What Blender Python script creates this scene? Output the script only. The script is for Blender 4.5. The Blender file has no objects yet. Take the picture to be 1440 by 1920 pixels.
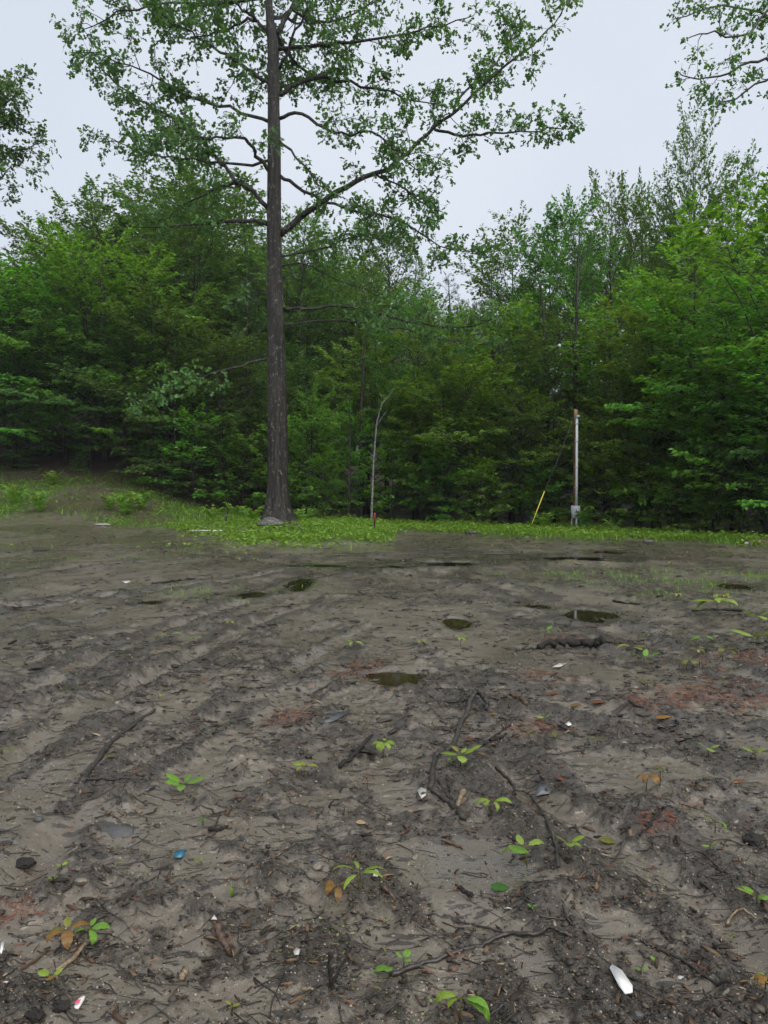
import bpy, math, random
import numpy as np
from mathutils import Vector

# ------------------------------------------------------------------ camera, sky, sun, exposure
sc = bpy.context.scene
COL = sc.collection
CAMZ, FPX, TILT = 1.45, 1387.0, math.atan(40 / 1387.0)
cam_data = bpy.data.cameras.new('camera')
cam = bpy.data.objects.new('camera', cam_data)
COL.objects.link(cam)
cam.location = (0, 0, CAMZ)
cam.rotation_euler = (math.pi / 2 - TILT, 0, 0)
cam_data.sensor_fit = 'VERTICAL'
cam_data.sensor_height = 36.0
cam_data.sensor_width = 27.0
cam_data.lens = 36.0 * FPX / 1920.0
cam_data.clip_start, cam_data.clip_end = 0.05, 2000
sc.camera = cam

SUN_EL, SUN_AZ = math.radians(52), math.radians(150)
world = bpy.data.worlds.new('World'); sc.world = world; world.use_nodes = True
nt = world.node_tree; nt.nodes.clear()
sky = nt.nodes.new('ShaderNodeTexSky'); sky.sky_type = 'NISHITA'; sky.sun_disc = False
sky.sun_elevation, sky.sun_rotation = SUN_EL, SUN_AZ
sky.dust_density = 4.0
tc = nt.nodes.new('ShaderNodeTexCoord')
cn = nt.nodes.new('ShaderNodeTexNoise'); cn.inputs['Scale'].default_value = 1.6; cn.inputs['Detail'].default_value = 4
nt.links.new(tc.outputs['Generated'], cn.inputs['Vector'])
cr = nt.nodes.new('ShaderNodeValToRGB')
cr.color_ramp.elements[0].position, cr.color_ramp.elements[0].color = 0.30, (4.25, 4.72, 5.5, 1)
cr.color_ramp.elements[1].position, cr.color_ramp.elements[1].color = 0.72, (5.3, 5.65, 6.25, 1)
nt.links.new(cn.outputs['Fac'], cr.inputs['Fac'])
mx = nt.nodes.new('ShaderNodeMix'); mx.data_type = 'RGBA'; mx.inputs['Factor'].default_value = 0.93
nt.links.new(sky.outputs['Color'], mx.inputs[6]); nt.links.new(cr.outputs['Color'], mx.inputs[7])
bg = nt.nodes.new('ShaderNodeBackground'); bg.inputs['Strength'].default_value = 0.05
nt.links.new(mx.outputs[2], bg.inputs['Color'])
wo = nt.nodes.new('ShaderNodeOutputWorld'); nt.links.new(bg.outputs[0], wo.inputs['Surface'])

sun_d = bpy.data.lights.new('sun', 'SUN'); sun_d.energy = 1.5; sun_d.angle = math.radians(80); sun_d.color = (1.0, 0.97, 0.93)
sun = bpy.data.objects.new('sun', sun_d); COL.objects.link(sun)
sdir = Vector((math.sin(SUN_AZ) * math.cos(SUN_EL), math.cos(SUN_AZ) * math.cos(SUN_EL), math.sin(SUN_EL)))
sun.rotation_euler = (-sdir).to_track_quat('-Z', 'Y').to_euler()
sc.view_settings.view_transform = 'Standard'
sc.view_settings.look = 'None'
sc.view_settings.exposure = 1.6
sc.view_settings.gamma = 1.0
sc.view_settings.use_curve_mapping = False
sc.render.engine = 'CYCLES'
sc.cycles.max_bounces = 4
sc.cycles.diffuse_bounces = 2
sc.cycles.glossy_bounces = 2
sc.cycles.transmission_bounces = 2
sc.cycles.transparent_max_bounces = 4
sc.cycles.caustics_reflective = False
sc.cycles.caustics_refractive = False
sc.cycles.use_denoising = True
sc.cycles.use_adaptive_sampling = True
sc.cycles.adaptive_threshold = 0.025

# ------------------------------------------------------------------ helpers
def tag(o, label=None, cat=None, group=None, kind=None):
    if label: o['label'] = label
    if cat: o['category'] = cat
    if group: o['group'] = group
    if kind: o['kind'] = kind
    return o

def empty(name, loc, rz=0.0, s=(1, 1, 1)):
    o = bpy.data.objects.new(name, None); COL.objects.link(o)
    o.location = loc; o.rotation_euler = (0, 0, rz); o.scale = s
    o.empty_display_size = 0.2
    return o

def mesh_np(name, V, faces, mats=(), smooth=False, mat_idx=None):
    V = np.asarray(V, np.float32)
    fl = [np.asarray(f, np.int32) for f in faces if len(f)]
    m = bpy.data.meshes.new(name)
    m.vertices.add(len(V)); m.vertices.foreach_set('co', V.ravel())
    lv = np.concatenate([f.ravel() for f in fl])
    tot = np.concatenate([np.full(len(f), f.shape[1], np.int32) for f in fl])
    m.loops.add(len(lv)); m.loops.foreach_set('vertex_index', lv)
    m.polygons.add(len(tot))
    m.polygons.foreach_set('loop_start', np.concatenate([[0], np.cumsum(tot)[:-1]]).astype(np.int32))
    if smooth: m.polygons.foreach_set('use_smooth', np.ones(len(tot), bool))
    if mat_idx is not None: m.polygons.foreach_set('material_index', np.asarray(mat_idx, np.int32))
    m.update(calc_edges=True)
    for q in mats: m.materials.append(q)
    return m

def obj(name, mesh, parent=None):
    o = bpy.data.objects.new(name, mesh); COL.objects.link(o)
    if parent: o.parent = parent
    return o

class Acc:
    def __init__(s): s.V, s.F, s.n = [], {}, 0
    def add(s, V, *faces):
        V = np.asarray(V, float)
        for f in faces:
            f = np.asarray(f, int)
            if len(f): s.F.setdefault(f.shape[1], []).append(f + s.n)
        s.V.append(V); s.n += len(V)
    def tube(s, P, R, sides=6, cap=True):
        P = np.asarray(P, float); k = len(P); R = np.broadcast_to(np.asarray(R, float), (k,))
        T = np.gradient(P, axis=0); T /= np.linalg.norm(T, axis=1)[:, None] + 1e-9
        ref = np.array([0, 0, 1.0]) if abs(T[:, 2]).mean() < 0.8 else np.array([1.0, 0, 0])
        A = np.cross(T, ref); A /= np.linalg.norm(A, axis=1)[:, None] + 1e-9
        B = np.cross(T, A)
        th = np.arange(sides) * 2 * math.pi / sides
        ring = P[:, None] + R[:, None, None] * (np.cos(th)[None, :, None] * A[:, None] + np.sin(th)[None, :, None] * B[:, None])
        i = np.arange(k - 1)[:, None] * sides; j = np.arange(sides)[None]
        q = np.stack([i + j, i + (j + 1) % sides, i + sides + (j + 1) % sides, i + sides + j], -1).reshape(-1, 4)
        s.add(ring.reshape(-1, 3), q)
        if cap:
            base = s.n - k * sides
            for off, rev in ((0, True), ((k - 1) * sides, False)):
                f = np.arange(sides) + base + off
                s.F.setdefault(sides, []).append((f[::-1] if rev else f)[None])
    def box(s, c, d, bev=0.0):
        c = np.asarray(c, float); d = np.asarray(d, float) / 2
        sg = np.array([[-1, -1, -1], [1, -1, -1], [1, 1, -1], [-1, 1, -1], [-1, -1, 1], [1, -1, 1], [1, 1, 1], [-1, 1, 1]], float)
        s.add(c + sg * d, [[0, 3, 2, 1], [4, 5, 6, 7], [0, 1, 5, 4], [1, 2, 6, 5], [2, 3, 7, 6], [3, 0, 4, 7]])
    def mesh(s, name, mats, smooth=False):
        return mesh_np(name, np.concatenate(s.V), [np.concatenate(f) for f in s.F.values()], mats, smooth)
    def build(s, name, mat, parent=None, smooth=False):
        return obj(name, s.mesh(name, [mat], smooth), parent)

def nrm(a): return a / (np.linalg.norm(a, axis=-1, keepdims=True) + 1e-9)

def leafcloud(P, D, N, S, T, faces):
    """copies of a leaf template (x along the leaf, y across, z up) at P, along D, facing N"""
    P, D, N = map(lambda a: np.asarray(a, float), (P, D, N)); S = np.asarray(S, float)
    X = nrm(D); Z = nrm(N - (N * X).sum(-1, keepdims=True) * X); Y = np.cross(Z, X)
    T = np.asarray(T, float)
    V = P[:, None] + S[:, None, None] * (T[None, :, 0:1] * X[:, None] + T[None, :, 1:2] * Y[:, None] + T[None, :, 2:3] * Z[:, None])
    off = (np.arange(len(P)) * len(T))[:, None, None]
    out = [(np.asarray(f, int)[None] + off).reshape(-1, np.asarray(f).shape[1]) for f in faces]
    return V.reshape(-1, 3), out

KITE = ([(0, 0, 0), (.42, -.33, .07), (1, 0, -.06), (.42, .33, .07)], [[(0, 1, 2), (0, 2, 3)]])
OAK = ([(0, 0, 0), (.28, -.27, .06), (.42, -.11, .02), (.68, -.36, .08), (1, 0, -.08), (.68, .36, .08), (.42, .11, .02), (.28, .27, .06)],
       [[(0, 1, 2, 3, 4), (0, 4, 5, 6, 7)]])
_tv, _tf = [], []
for _k in range(7):
    a = -1.2 + _k * .4; r = 1.0 - .25 * abs(a) / 1.2; z = .25 * math.sin(_k * 2.1)
    d = np.array([math.cos(a), math.sin(a), z]); n = np.array([-math.sin(a), math.cos(a), 0]) * .035
    _tf.append((len(_tv), len(_tv) + 1, len(_tv) + 2)); _tv += [tuple(-n), tuple(n), tuple(d * r)]
TUFT = (_tv, [_tf])

# --- numpy noise
_T = np.random.RandomState(7).rand(256, 256).astype(np.float32) * 2 - 1
def vn(x, y, s=0):
    x = np.asarray(x, np.float64) + s * 17.137; y = np.asarray(y, np.float64) + s * 9.713
    xf = np.floor(x); yf = np.floor(y); fx = x - xf; fy = y - yf
    xi = xf.astype(np.int64) & 255; yi = yf.astype(np.int64) & 255; x1 = (xi + 1) & 255; y1 = (yi + 1) & 255
    u = fx * fx * fx * (fx * (fx * 6 - 15) + 10); v = fy * fy * fy * (fy * (fy * 6 - 15) + 10)
    a = _T[xi, yi] * (1 - u) + _T[x1, yi] * u; b = _T[xi, y1] * (1 - u) + _T[x1, y1] * u
    return a * (1 - v) + b * v
def fbm(x, y, o=4, s=0, g=.5):
    r = 0; a = 1.0; t = 0
    for k in range(o):
        r = r + a * vn(x, y, s + k * 3.3); t += a; a *= g
        x, y = 1.9 * (.8 * x - .6 * y), 1.9 * (.6 * x + .8 * y)
    return r / t
def ss(a, b, x):
    t = np.clip((np.asarray(x, float) - a) / (b - a), 0, 1); return t * t * (3 - 2 * t)

def ray(px, py):
    u = (px - 720) / FPX; v = (960 - py) / FPX; c, s = math.cos(TILT), math.sin(TILT)
    return np.array([u, c + v * s, -s + v * c])
def at(px, py, Y):
    d = ray(px, py); return np.array([0, 0, CAMZ]) + d * (Y / d[1])
def flat(px, py):
    d = ray(px, py); t = -CAMZ / d[2]; return d[0] * t, d[1] * t

# ------------------------------------------------------------------ the lie of the land (world metres)
OAKP = at(521, 986, 24.0)
PXW = [-500, 0, 150, 300, 430, 600, 720, 860, 960, 1080, 1200, 1300, 1440, 1900]
DW = [37, 36, 35, 34, 32.5, 31.5, 31.5, 30, 28.5, 29.5, 26, 23.5, 21, 17]
PXG = [-500, 0, 140, 250, 312, 332, 400, 470, 560, 700, 735, 752, 800, 870, 1000, 1200, 1440, 1900]
DG = [28.5, 28.5, 28.5, 27, 26.0, 23, 20.6, 19.3, 19.4, 20.2, 21, 25.2, 25.6, 24.6, 22.9, 21.6, 19.6, 16]
def pxcol(x, y): return 720 + FPX * np.asarray(x, float) / np.maximum(y, .5)
def woods_edge(x, y): return np.interp(pxcol(x, y), PXW, DW)
def grass_edge(x, y): return np.interp(pxcol(x, y), PXG, DG)

def macro(x, y):
    x = np.asarray(x, float); y = np.asarray(y, float)
    m = ss(4, 13.5, -x)
    z = m * (.28 * ss(20, 27, y) + 1.55 * ss(27.5, 35, y) + .30 * np.maximum(0, y - 34))
    z = z + OAKP[2] * np.exp(-((x - OAKP[0]) / 3.4) ** 2 - ((y - OAKP[1] - .6) / 3.6) ** 2) * (1 - m * .6)
    z = z + (1 - m) * (.16 * ss(24, 32, y) * ss(5, -3, x) + .15 * np.maximum(0, y - 42))
    z = z - .35 * ss(.5, 5, y - woods_edge(x, y)) * ss(5, 9, x)
    return z

TRACKS = [  # pixel polylines on the ground, width, depth
    ([(-90, 1350), (0, 1316), (100, 1270), (200, 1228), (330, 1175), (450, 1128), (560, 1090), (700, 1068)], .10, .050),
    ([(-80, 1500), (0, 1440), (120, 1355), (250, 1280), (400, 1208), (520, 1155), (640, 1118)], .09, .036),
    ([(-60, 1150), (0, 1140), (160, 1122), (330, 1100), (450, 1085), (560, 1064), (700, 1064), (860, 1056), (960, 1047), (1100, 1049), (1230, 1054)], .13, .055),
    ([(20, 1660), (120, 1560), (250, 1450), (360, 1375), (470, 1300), (600, 1228), (690, 1180)], .08, .028),
    ([(930, 1420), (1060, 1530), (1150, 1585), (1290, 1650), (1400, 1745), (1500, 1850)], .11, .050),
    ([(1500, 1300), (1250, 1215), (1100, 1160), (1000, 1120), (900, 1085)], .13, .030),
    ([(-60, 1090), (150, 1062), (350, 1047), (600, 1042), (850, 1034)], .15, .040),
    ([(720, 1560), (800, 1640), (900, 1700), (1010, 1840), (1060, 1960)], .09, .022),
    ([(-60, 1040), (150, 1030), (330, 1033), (520, 1052), (620, 1078)], .2, .035),
    ([(820, 1290), (960, 1300), (1120, 1330), (1300, 1370), (1500, 1420)], .13, .028),
]
TR = [([flat(*p) for p in pl], w, d) for pl, w, d in TRACKS]
PUD = []  # centre x, y, rx, ry, level, depth
for px, py, hw, hh, dep in [(738, 1270, 60, 14, .035), (858, 1169, 22, 10, .03), (1100, 1152, 52, 11, .035), (562, 1098, 24, 12, .03),
                       (285, 1131, 22, 4, .03), (668, 1067, 60, 4.5, .06), (795, 1062, 80, 5.5, .06), (880, 1058, 64, 4.5, .06), (955, 1052, 90, 5, .06),
                       (1045, 1049, 76, 5, .06), (1122, 1051, 80, 4.5, .06), (1380, 1103, 36, 6, .04), (1140, 1038, 34, 3.5, .05),
                       (885, 1618, 84, 44, .010), (722, 1065, 56, 4.5, .06), (838, 1060, 60, 4.5, .06), (1000, 1050, 60, 5, .06), (1085, 1050, 60, 4.5, .06), (600, 1064, 60, 3.5, .05), (1012, 1141, 26, 4, .025), (470, 1118, 26, 5, .02), (1010, 1830, 42, 40, .012)]:
    cx, cy = flat(px, py); cx2, y1 = flat(px, py + hh); _, y0 = flat(px, py - hh)
    PUD.append((cx, (y0 + y1) / 2, hw * cy / FPX, (y0 - y1) / 2, len(PUD) * .0005, dep))

def seg_dist(x, y, pl):
    b = np.full(np.shape(x), 1e9)
    for (x0, y0), (x1, y1) in zip(pl[:-1], pl[1:]):
        dx, dy = x1 - x0, y1 - y0; t = np.clip(((x - x0) * dx + (y - y0) * dy) / (dx * dx + dy * dy), 0, 1)
        b = np.minimum(b, (x - x0 - t * dx) ** 2 + (y - y0 - t * dy) ** 2)
    return np.sqrt(b)

def masks(x, y):
    """debris, red litter, wetness, grass, woods litter"""
    wx = x + .35 * fbm(x * .9, y * .9, 3, 41); wy = y + .35 * fbm(x * .9, y * .9, 3, 47)
    a = fbm(wx * 3.6 - wy * .8, wy * 1.2 + wx * .3, 4, 1)
    b = fbm(wx * 2.6, wy * 2.6, 5, 11)
    c = fbm(x * 11, y * 11, 4, 21)
    deb = .7 * a + .6 * b + .8 * c - .10 + .14 * ss(-.6, .9, x) + .06 * ss(1.2, -1.0, np.abs(x - .9) - .3 * y)
    for pl, w, d in TR:
        dd = seg_dist(x, y, pl)
        deb = deb + .9 * np.exp(-((dd - 1.9 * w) / (1.0 * w)) ** 2) * (d / .05) - .45 * np.exp(-(dd / (.8 * w)) ** 2)
    for px, py, rx, ry, k in [(885, 1618, .17, .22, -1.5), (722, 1462, .09, .14, -1.2), (1010, 1830, .07, .10, -.8), (1215, 1650, .10, .16, -1.1), (1290, 1760, .08, .09, -.8), (1090, 1420, .20, .16, -.9), (40, 1510, .22, .40, -1.1), (1330, 1860, .12, .08, -1.0),
                              (400, 1410, .10, .3, -.9), (20, 1660, .14, .18, -1.0), (960, 1240, .5, .35, -.9), (900, 1200, .6, .5, -.7), (330, 1560, .2, .14, -.7), (540, 1560, .16, .16, -.6), (1170, 1730, .09, .07, -.9), (760, 1170, .9, .8, -.6), (1100, 1260, .3, .25, -.7),
                              (1360, 1650, .16, .16, 1.0), (1000, 1850, .12, .09, 1.0), (1290, 1590, .14, .12, .9), (860, 1470, .16, .22, .7), (1150, 1850, .12, .08, .9), (180, 1480, .18, .25, .7), (1380, 1420, .3, .22, .8), (1230, 1380, .4, .3, .6), (60, 1880, .12, .07, .8), (600, 1790, .14, .09, .6), (650, 1380, .25, .3, .5), (1000, 1690, .10, .12, .5)]:
        cx, cy = flat(px, py); deb = deb + k * np.exp(-((x - cx) / rx) ** 2 - ((y - cy) / ry) ** 2)
    far = ss(7, 16, y)
    deb = ss(-.38, .52, deb - .10 * far)
    red = np.zeros(np.shape(x))
    for px, py, rx, ry in [(675, 1255, .28, .45), (1330, 1305, .75, .50), (1240, 1325, .40, .25), (1060, 1200, .35, .4), (1020, 1270, .4, .3),
                           (545, 1345, .2, .3), (1270, 1500, .16, .14), (1230, 1560, .14, .12), (1400, 1240, .5, .4),
                           (20, 1720, .14, .14), (1010, 1360, .25, .2)]:
        cx, cy = flat(px, py)
        red = np.maximum(red, np.exp(-((x - cx) / rx) ** 2 - ((y - cy) / ry) ** 2))
    red = ss(.42, .95, red * (1 + .8 * fbm(x * 7, y * 7, 4, 61)))
    wet = ss(-.1, .5, fbm(x * .8, y * .5, 4, 71) + .25)
    ge = grass_edge(x, y) + 1.7 * fbm(x * 1.1, y * 1.1, 4, 81); we = woods_edge(x, y)
    gr = ss(-1.0, .9, y - ge)
    # thin tufts on the mud
    for px, py, rx, ry in [(1190, 1112, .55, .5), (1280, 1088, 1.2, 1.6), (1420, 1082, 1.2, 1.4), (400, 1110, .9, .7), (180, 1045, 1.6, 1.3), (1130, 1085, 1.2, 1.2), (330, 1035, 1.4, 1.0)]:
        cx, cy = flat(px, py)
        gr = np.maximum(gr, .55 * np.exp(-((x - cx) / rx) ** 2 - ((y - cy) / ry) ** 2) * ss(-.1, .5, fbm(x * 2.4, y * 2.4, 3, 91) + .15))
    bare = ss(-.25, .15, fbm(x * .45, y * .45, 3, 101)) * ss(3.5, 6, -x) * .72
    gr = gr * (1 - bare) * ss(1.2, -.6, y - we)
    lit = ss(-1.5, .8, y - we + 1.0 * fbm(x * .7, y * .7, 3, 111)); lit = np.maximum(lit, .8 * bare * ss(0, 1, y - ge))
    return deb, red, wet, gr, lit

def height(x, y, full=False):
    x = np.atleast_1d(np.asarray(x, float)); y = np.atleast_1d(np.asarray(y, float))
    M = masks(x, y); deb, red, wet, gr, lit = M
    base = macro(x, y)
    sp = np.clip(y * y / 2011 * 1.7, .004, .6) * .45 + np.abs(y) * .0012
    z = .030 * fbm(x * .55, y * .55, 3, 5) + .010 * fbm(x * 1.7, y * 1.2, 2, 8)
    calm = ss(22, 16, y)
    for pl, w, d in TR:
        dd = seg_dist(x, y, pl); n = .7 + .9 * vn(x * 1.7, y * 1.7, 31)
        z = z - d * n * np.exp(-(dd / w) ** 2) + .55 * d * n * np.exp(-((dd - 1.8 * w) / (.8 * w)) ** 2)
    for wl, s in ((.30, 121), (.14, 131), (.07, 141), (.034, 151), (.017, 161), (.009, 171)):
        k = np.clip(wl / (sp * 2.2) - .8, 0, 1)
        amp = wl * (.02 + .085 * deb) if wl > .1 else wl * (.06 + .27 * deb)
        v = vn(x / wl + .3 * y / wl, y / wl * .9, s)
        z = z + k * amp * (np.abs(v) * 1.3 - .35 if wl < .1 else v)
    z = z + .012 * deb
    z = z * (.35 + .65 * np.maximum(calm, .4 * gr))
    z = z + base + gr * .03 * (1 + vn(x * 3, y * 3, 7)) + lit * .05 * vn(x * 1.2, y * 1.2, 9)
    pm = np.zeros(np.shape(x))
    for cx, cy, rx, ry, lv, dep in PUD:
        nz = 1 + .42 * fbm(x * 1.6 / max(rx, .25), y * 1.6 / max(rx, .25) * .8, 4, 201 + cx)
        q = np.sqrt(((x - cx) / rx) ** 2 + ((y - cy) / ry) ** 2) * nz
        near = q < 2.6
        if not near.any(): continue
        lev = float(macro(cx, cy)) - .012 + lv + (.022 if cy > 9 else 0)
        bowl = lev + dep * (np.minimum(q, 2.6) ** 1.5 - 1) * (1 if dep > .02 else .9) + .10 * np.clip(z - base, -.05, .05)
        w = ss(2.3, 1.0, q)
        z = np.where(near, z * (1 - w) + bowl * w, z)
        z = np.where((q > 1.35) & (q < 2.6), np.maximum(z, lev + .004 - .04 * ss(1.7, 2.6, q)), z)
        pm = np.maximum(pm, ss(2.0, .9, q))
    if full: return z, M, pm
    return z
def hz(x, y): return float(height(x, y)[0])
def gnd(px, py):
    d = ray(px, py); z = 0.0
    for _ in range(4):
        t = (z - CAMZ) / d[2]; x, y = d[0] * t, d[1] * t; z = hz(x, y)
    return np.array([x, y, z])

# ------------------------------------------------------------------ materials
class NT:
    def __init__(s, name):
        s.m = bpy.data.materials.new(name); s.m.use_nodes = True; s.t = s.m.node_tree
        s.b = s.t.nodes['Principled BSDF']; s.o = s.t.nodes['Material Output']
    def n(s, ty, **k):
        q = s.t.nodes.new(ty)
        for a, v in k.items():
            if a in q.inputs.keys(): q.inputs[a].default_value = v
            else: setattr(q, a, v)
        return q
    def l(s, a, b): s.t.links.new(a, b)
    def mix(s, f, a, b, blend='MIX'):
        q = s.t.nodes.new('ShaderNodeMix'); q.data_type = 'RGBA'; q.blend_type = blend
        for i, v in ((0, f), (6, a), (7, b)):
            if hasattr(v, 'links'): s.l(v, q.inputs[i])
            else: q.inputs[i].default_value = v if not isinstance(v, tuple) else (*v, 1)[:4]
        return q.outputs[2]
    def math(s, op, a, b=0.0, clamp=False):
        q = s.t.nodes.new('ShaderNodeMath'); q.operation = op; q.use_clamp = clamp
        for i, v in ((0, a), (1, b)):
            if hasattr(v, 'links'): s.l(v, q.inputs[i])
            else: q.inputs[i].default_value = v
        return q.outputs[0]
    def ramp(s, f, *st):
        q = s.t.nodes.new('ShaderNodeValToRGB'); e = q.color_ramp.elements
        while len(e) < len(st): e.new(.5)
        for el, (p, c) in zip(e, st): el.position = p; el.color = (*c, 1)[:4] if isinstance(c, tuple) else (c, c, c, 1)
        s.l(f, q.inputs[0]); return q.outputs[0]
    def noise(s, sc, det=4, rough=.55, vec=None, out='Fac'):
        q = s.n('ShaderNodeTexNoise'); q.inputs['Scale'].default_value = sc; q.inputs['Detail'].default_value = det; q.inputs['Roughness'].default_value = rough
        if vec is not None: s.l(vec, q.inputs['Vector'])
        return q.outputs[out]
    def coord(s, scale=None, kind='Object'):
        q = s.n('ShaderNodeTexCoord'); v = q.outputs[kind]
        if scale:
            m = s.n('ShaderNodeMapping'); m.inputs['Scale'].default_value = scale; s.l(v, m.inputs['Vector']); v = m.outputs[0]
        return v
    def bump(s, h, st=.5, dist=.02):
        q = s.n('ShaderNodeBump'); q.inputs['Strength'].default_value = st; q.inputs['Distance'].default_value = dist
        s.l(h, q.inputs['Height']); s.l(q.outputs[0], s.b.inputs['Normal']); return q
    def col(s, c):
        if hasattr(c, 'links'): s.l(c, s.b.inputs['Base Color'])
        else: s.b.inputs['Base Color'].default_value = (*c, 1)
    def rough(s, r, spec=.5):
        if hasattr(r, 'links'): s.l(r, s.b.inputs['Roughness'])
        else: s.b.inputs['Roughness'].default_value = r
        s.b.inputs['Specular IOR Level'].default_value = spec

def leafmat(name, c0, c1, c2, trans=.35, rough=.45, spec=.35):
    t = NT(name); g = t.n('ShaderNodeNewGeometry'); oi = t.n('ShaderNodeObjectInfo')
    c = t.ramp(g.outputs['Random Per Island'], (0.0, c0), (.55, c1), (1.0, c2))
    h = t.n('ShaderNodeHueSaturation'); t.l(c, h.inputs['Color'])
    t.l(t.math('MULTIPLY_ADD', oi.outputs['Random'], .05), h.inputs['Hue'])
    h.inputs['Hue'].links[0].from_node.inputs[2].default_value = .463
    v = t.math('MULTIPLY_ADD', oi.outputs['Random'], .5); v.node.inputs[2].default_value = .75; t.l(v, h.inputs['Value'])
    t.col(h.outputs[0]); t.rough(rough, spec)
    tr = t.n('ShaderNodeBsdfTranslucent'); t.l(t.mix(1.0, h.outputs[0], (1.5, 1.35, .6), 'MULTIPLY'), tr.inputs['Color'])
    ms = t.n('ShaderNodeMixShader'); ms.inputs[0].default_value = trans
    t.l(t.b.outputs[0], ms.inputs[1]); t.l(tr.outputs[0], ms.inputs[2]); t.l(ms.outputs[0], t.o.inputs['Surface'])
    return t.m

def barkmat(name, c0, c1, vs=(14, 14, 1.6), lichen=None, bst=.8, bd=.03):
    t = NT(name); v = t.coord(vs); n = t.noise(1.0, 6, .65, v); n2 = t.noise(3.0, 3, .6, t.coord((3, 3, 3)))
    c = t.ramp(n, (.40, c0), (.60, c1))
    c = t.mix(t.math('MULTIPLY', n2, .5), c, tuple(.45 * k for k in c0))
    n4 = t.noise(1.0, 3, .6, t.coord((vs[0] * 3, vs[1] * 3, vs[2] * 4))); c = t.mix(t.ramp(n4, (.38, .7), (.55, 0.0)), c, tuple(.5 * k for k in c0))
    if lichen:
        n3 = t.noise(9, 5, .7, t.coord((1, 1, .7)))
        c = t.mix(t.ramp(n3, (.57, 0.0), (.66, .75)), c, lichen)
    t.col(c); t.rough(.55, .3); t.bump(n, bst, bd); return t.m

def plain(name, c, rough=.6, spec=.4, var=.25, sc=30, bump=0.0):
    t = NT(name); n = t.noise(sc, 4, .6, t.coord())
    t.col(t.ramp(n, (.3, tuple(k * (1 - var) for k in c)), (.7, tuple(min(1, k * (1 + var)) for k in c)))); t.rough(rough, spec)
    if bump: t.bump(n, bump, .01)
    return t.m

def islandmat(name, stops, rough=.6, spec=.4, grain=0):
    t = NT(name); g = t.n('ShaderNodeNewGeometry')
    c = t.ramp(g.outputs['Random Per Island'], *stops)
    if grain:
        c = t.mix(t.noise(grain, 3, .6, t.coord()), c, (.02, .017, .013)); 
    t.col(c); t.rough(rough, spec); return t.m

M = {}
M['leaf_maple'] = leafmat('maple leaves', (.046, .135, .030), (.070, .185, .038), (.108, .245, .048), .44, .5, .2)
M['leaf_beech'] = leafmat('beech leaves', (.062, .195, .022), (.100, .265, .032), (.155, .335, .050), .45, .5, .22)
M['leaf_hill'] = leafmat('hillside leaves', (.043, .125, .031), (.066, .170, .039), (.100, .225, .050), .42, .5, .2)
M['leaf_oak'] = leafmat('oak leaves', (.042, .115, .034), (.060, .150, .044), (.090, .190, .058), .40, .5, .2)
M['needles'] = leafmat('pine needles', (.024, .060, .027), (.036, .082, .034), (.052, .105, .044), .12)
M['leaf_ground'] = leafmat('low weeds', (.070, .18, .018), (.110, .25, .026), (.170, .32, .045), .38, .5, .25)
M['grass'] = leafmat('grass blades', (.065, .16, .018), (.105, .235, .025), (.160, .29, .045), .38, .5, .25)
M['bark_oak'] = barkmat('oak bark', (.006, .005, .004), (.056, .050, .040), (10, 10, .9), (.17, .17, .14), 1.0, .12)
M['bark'] = barkmat('dark bark', (.018, .015, .012), (.055, .047, .039), (11, 11, 1.5))
M['bark_pale'] = barkmat('pale smooth bark', (.14, .135, .12), (.42, .41, .38), (9, 9, 14), None, .3, .01)
M['twig'] = plain('wet twig', (.022, .017, .013), .42, .5, .4, 60, .4)
M['twig_brown'] = plain('brown wet wood', (.060, .036, .022), .5, .4, .4, 60, .4)
M['root'] = barkmat('grey weathered root', (.018, .016, .014), (.075, .066, .055), (60, 60, 60), None, .7, .004)
M['wood_pale'] = barkmat('pale barkless wood', (.14, .10, .06), (.30, .235, .155), (50, 50, 50), None, .4, .003)
M['charcoal'] = plain('black rotten wood', (.014, .012, .010), .75, .3, .5, 70, 1.0)

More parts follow.
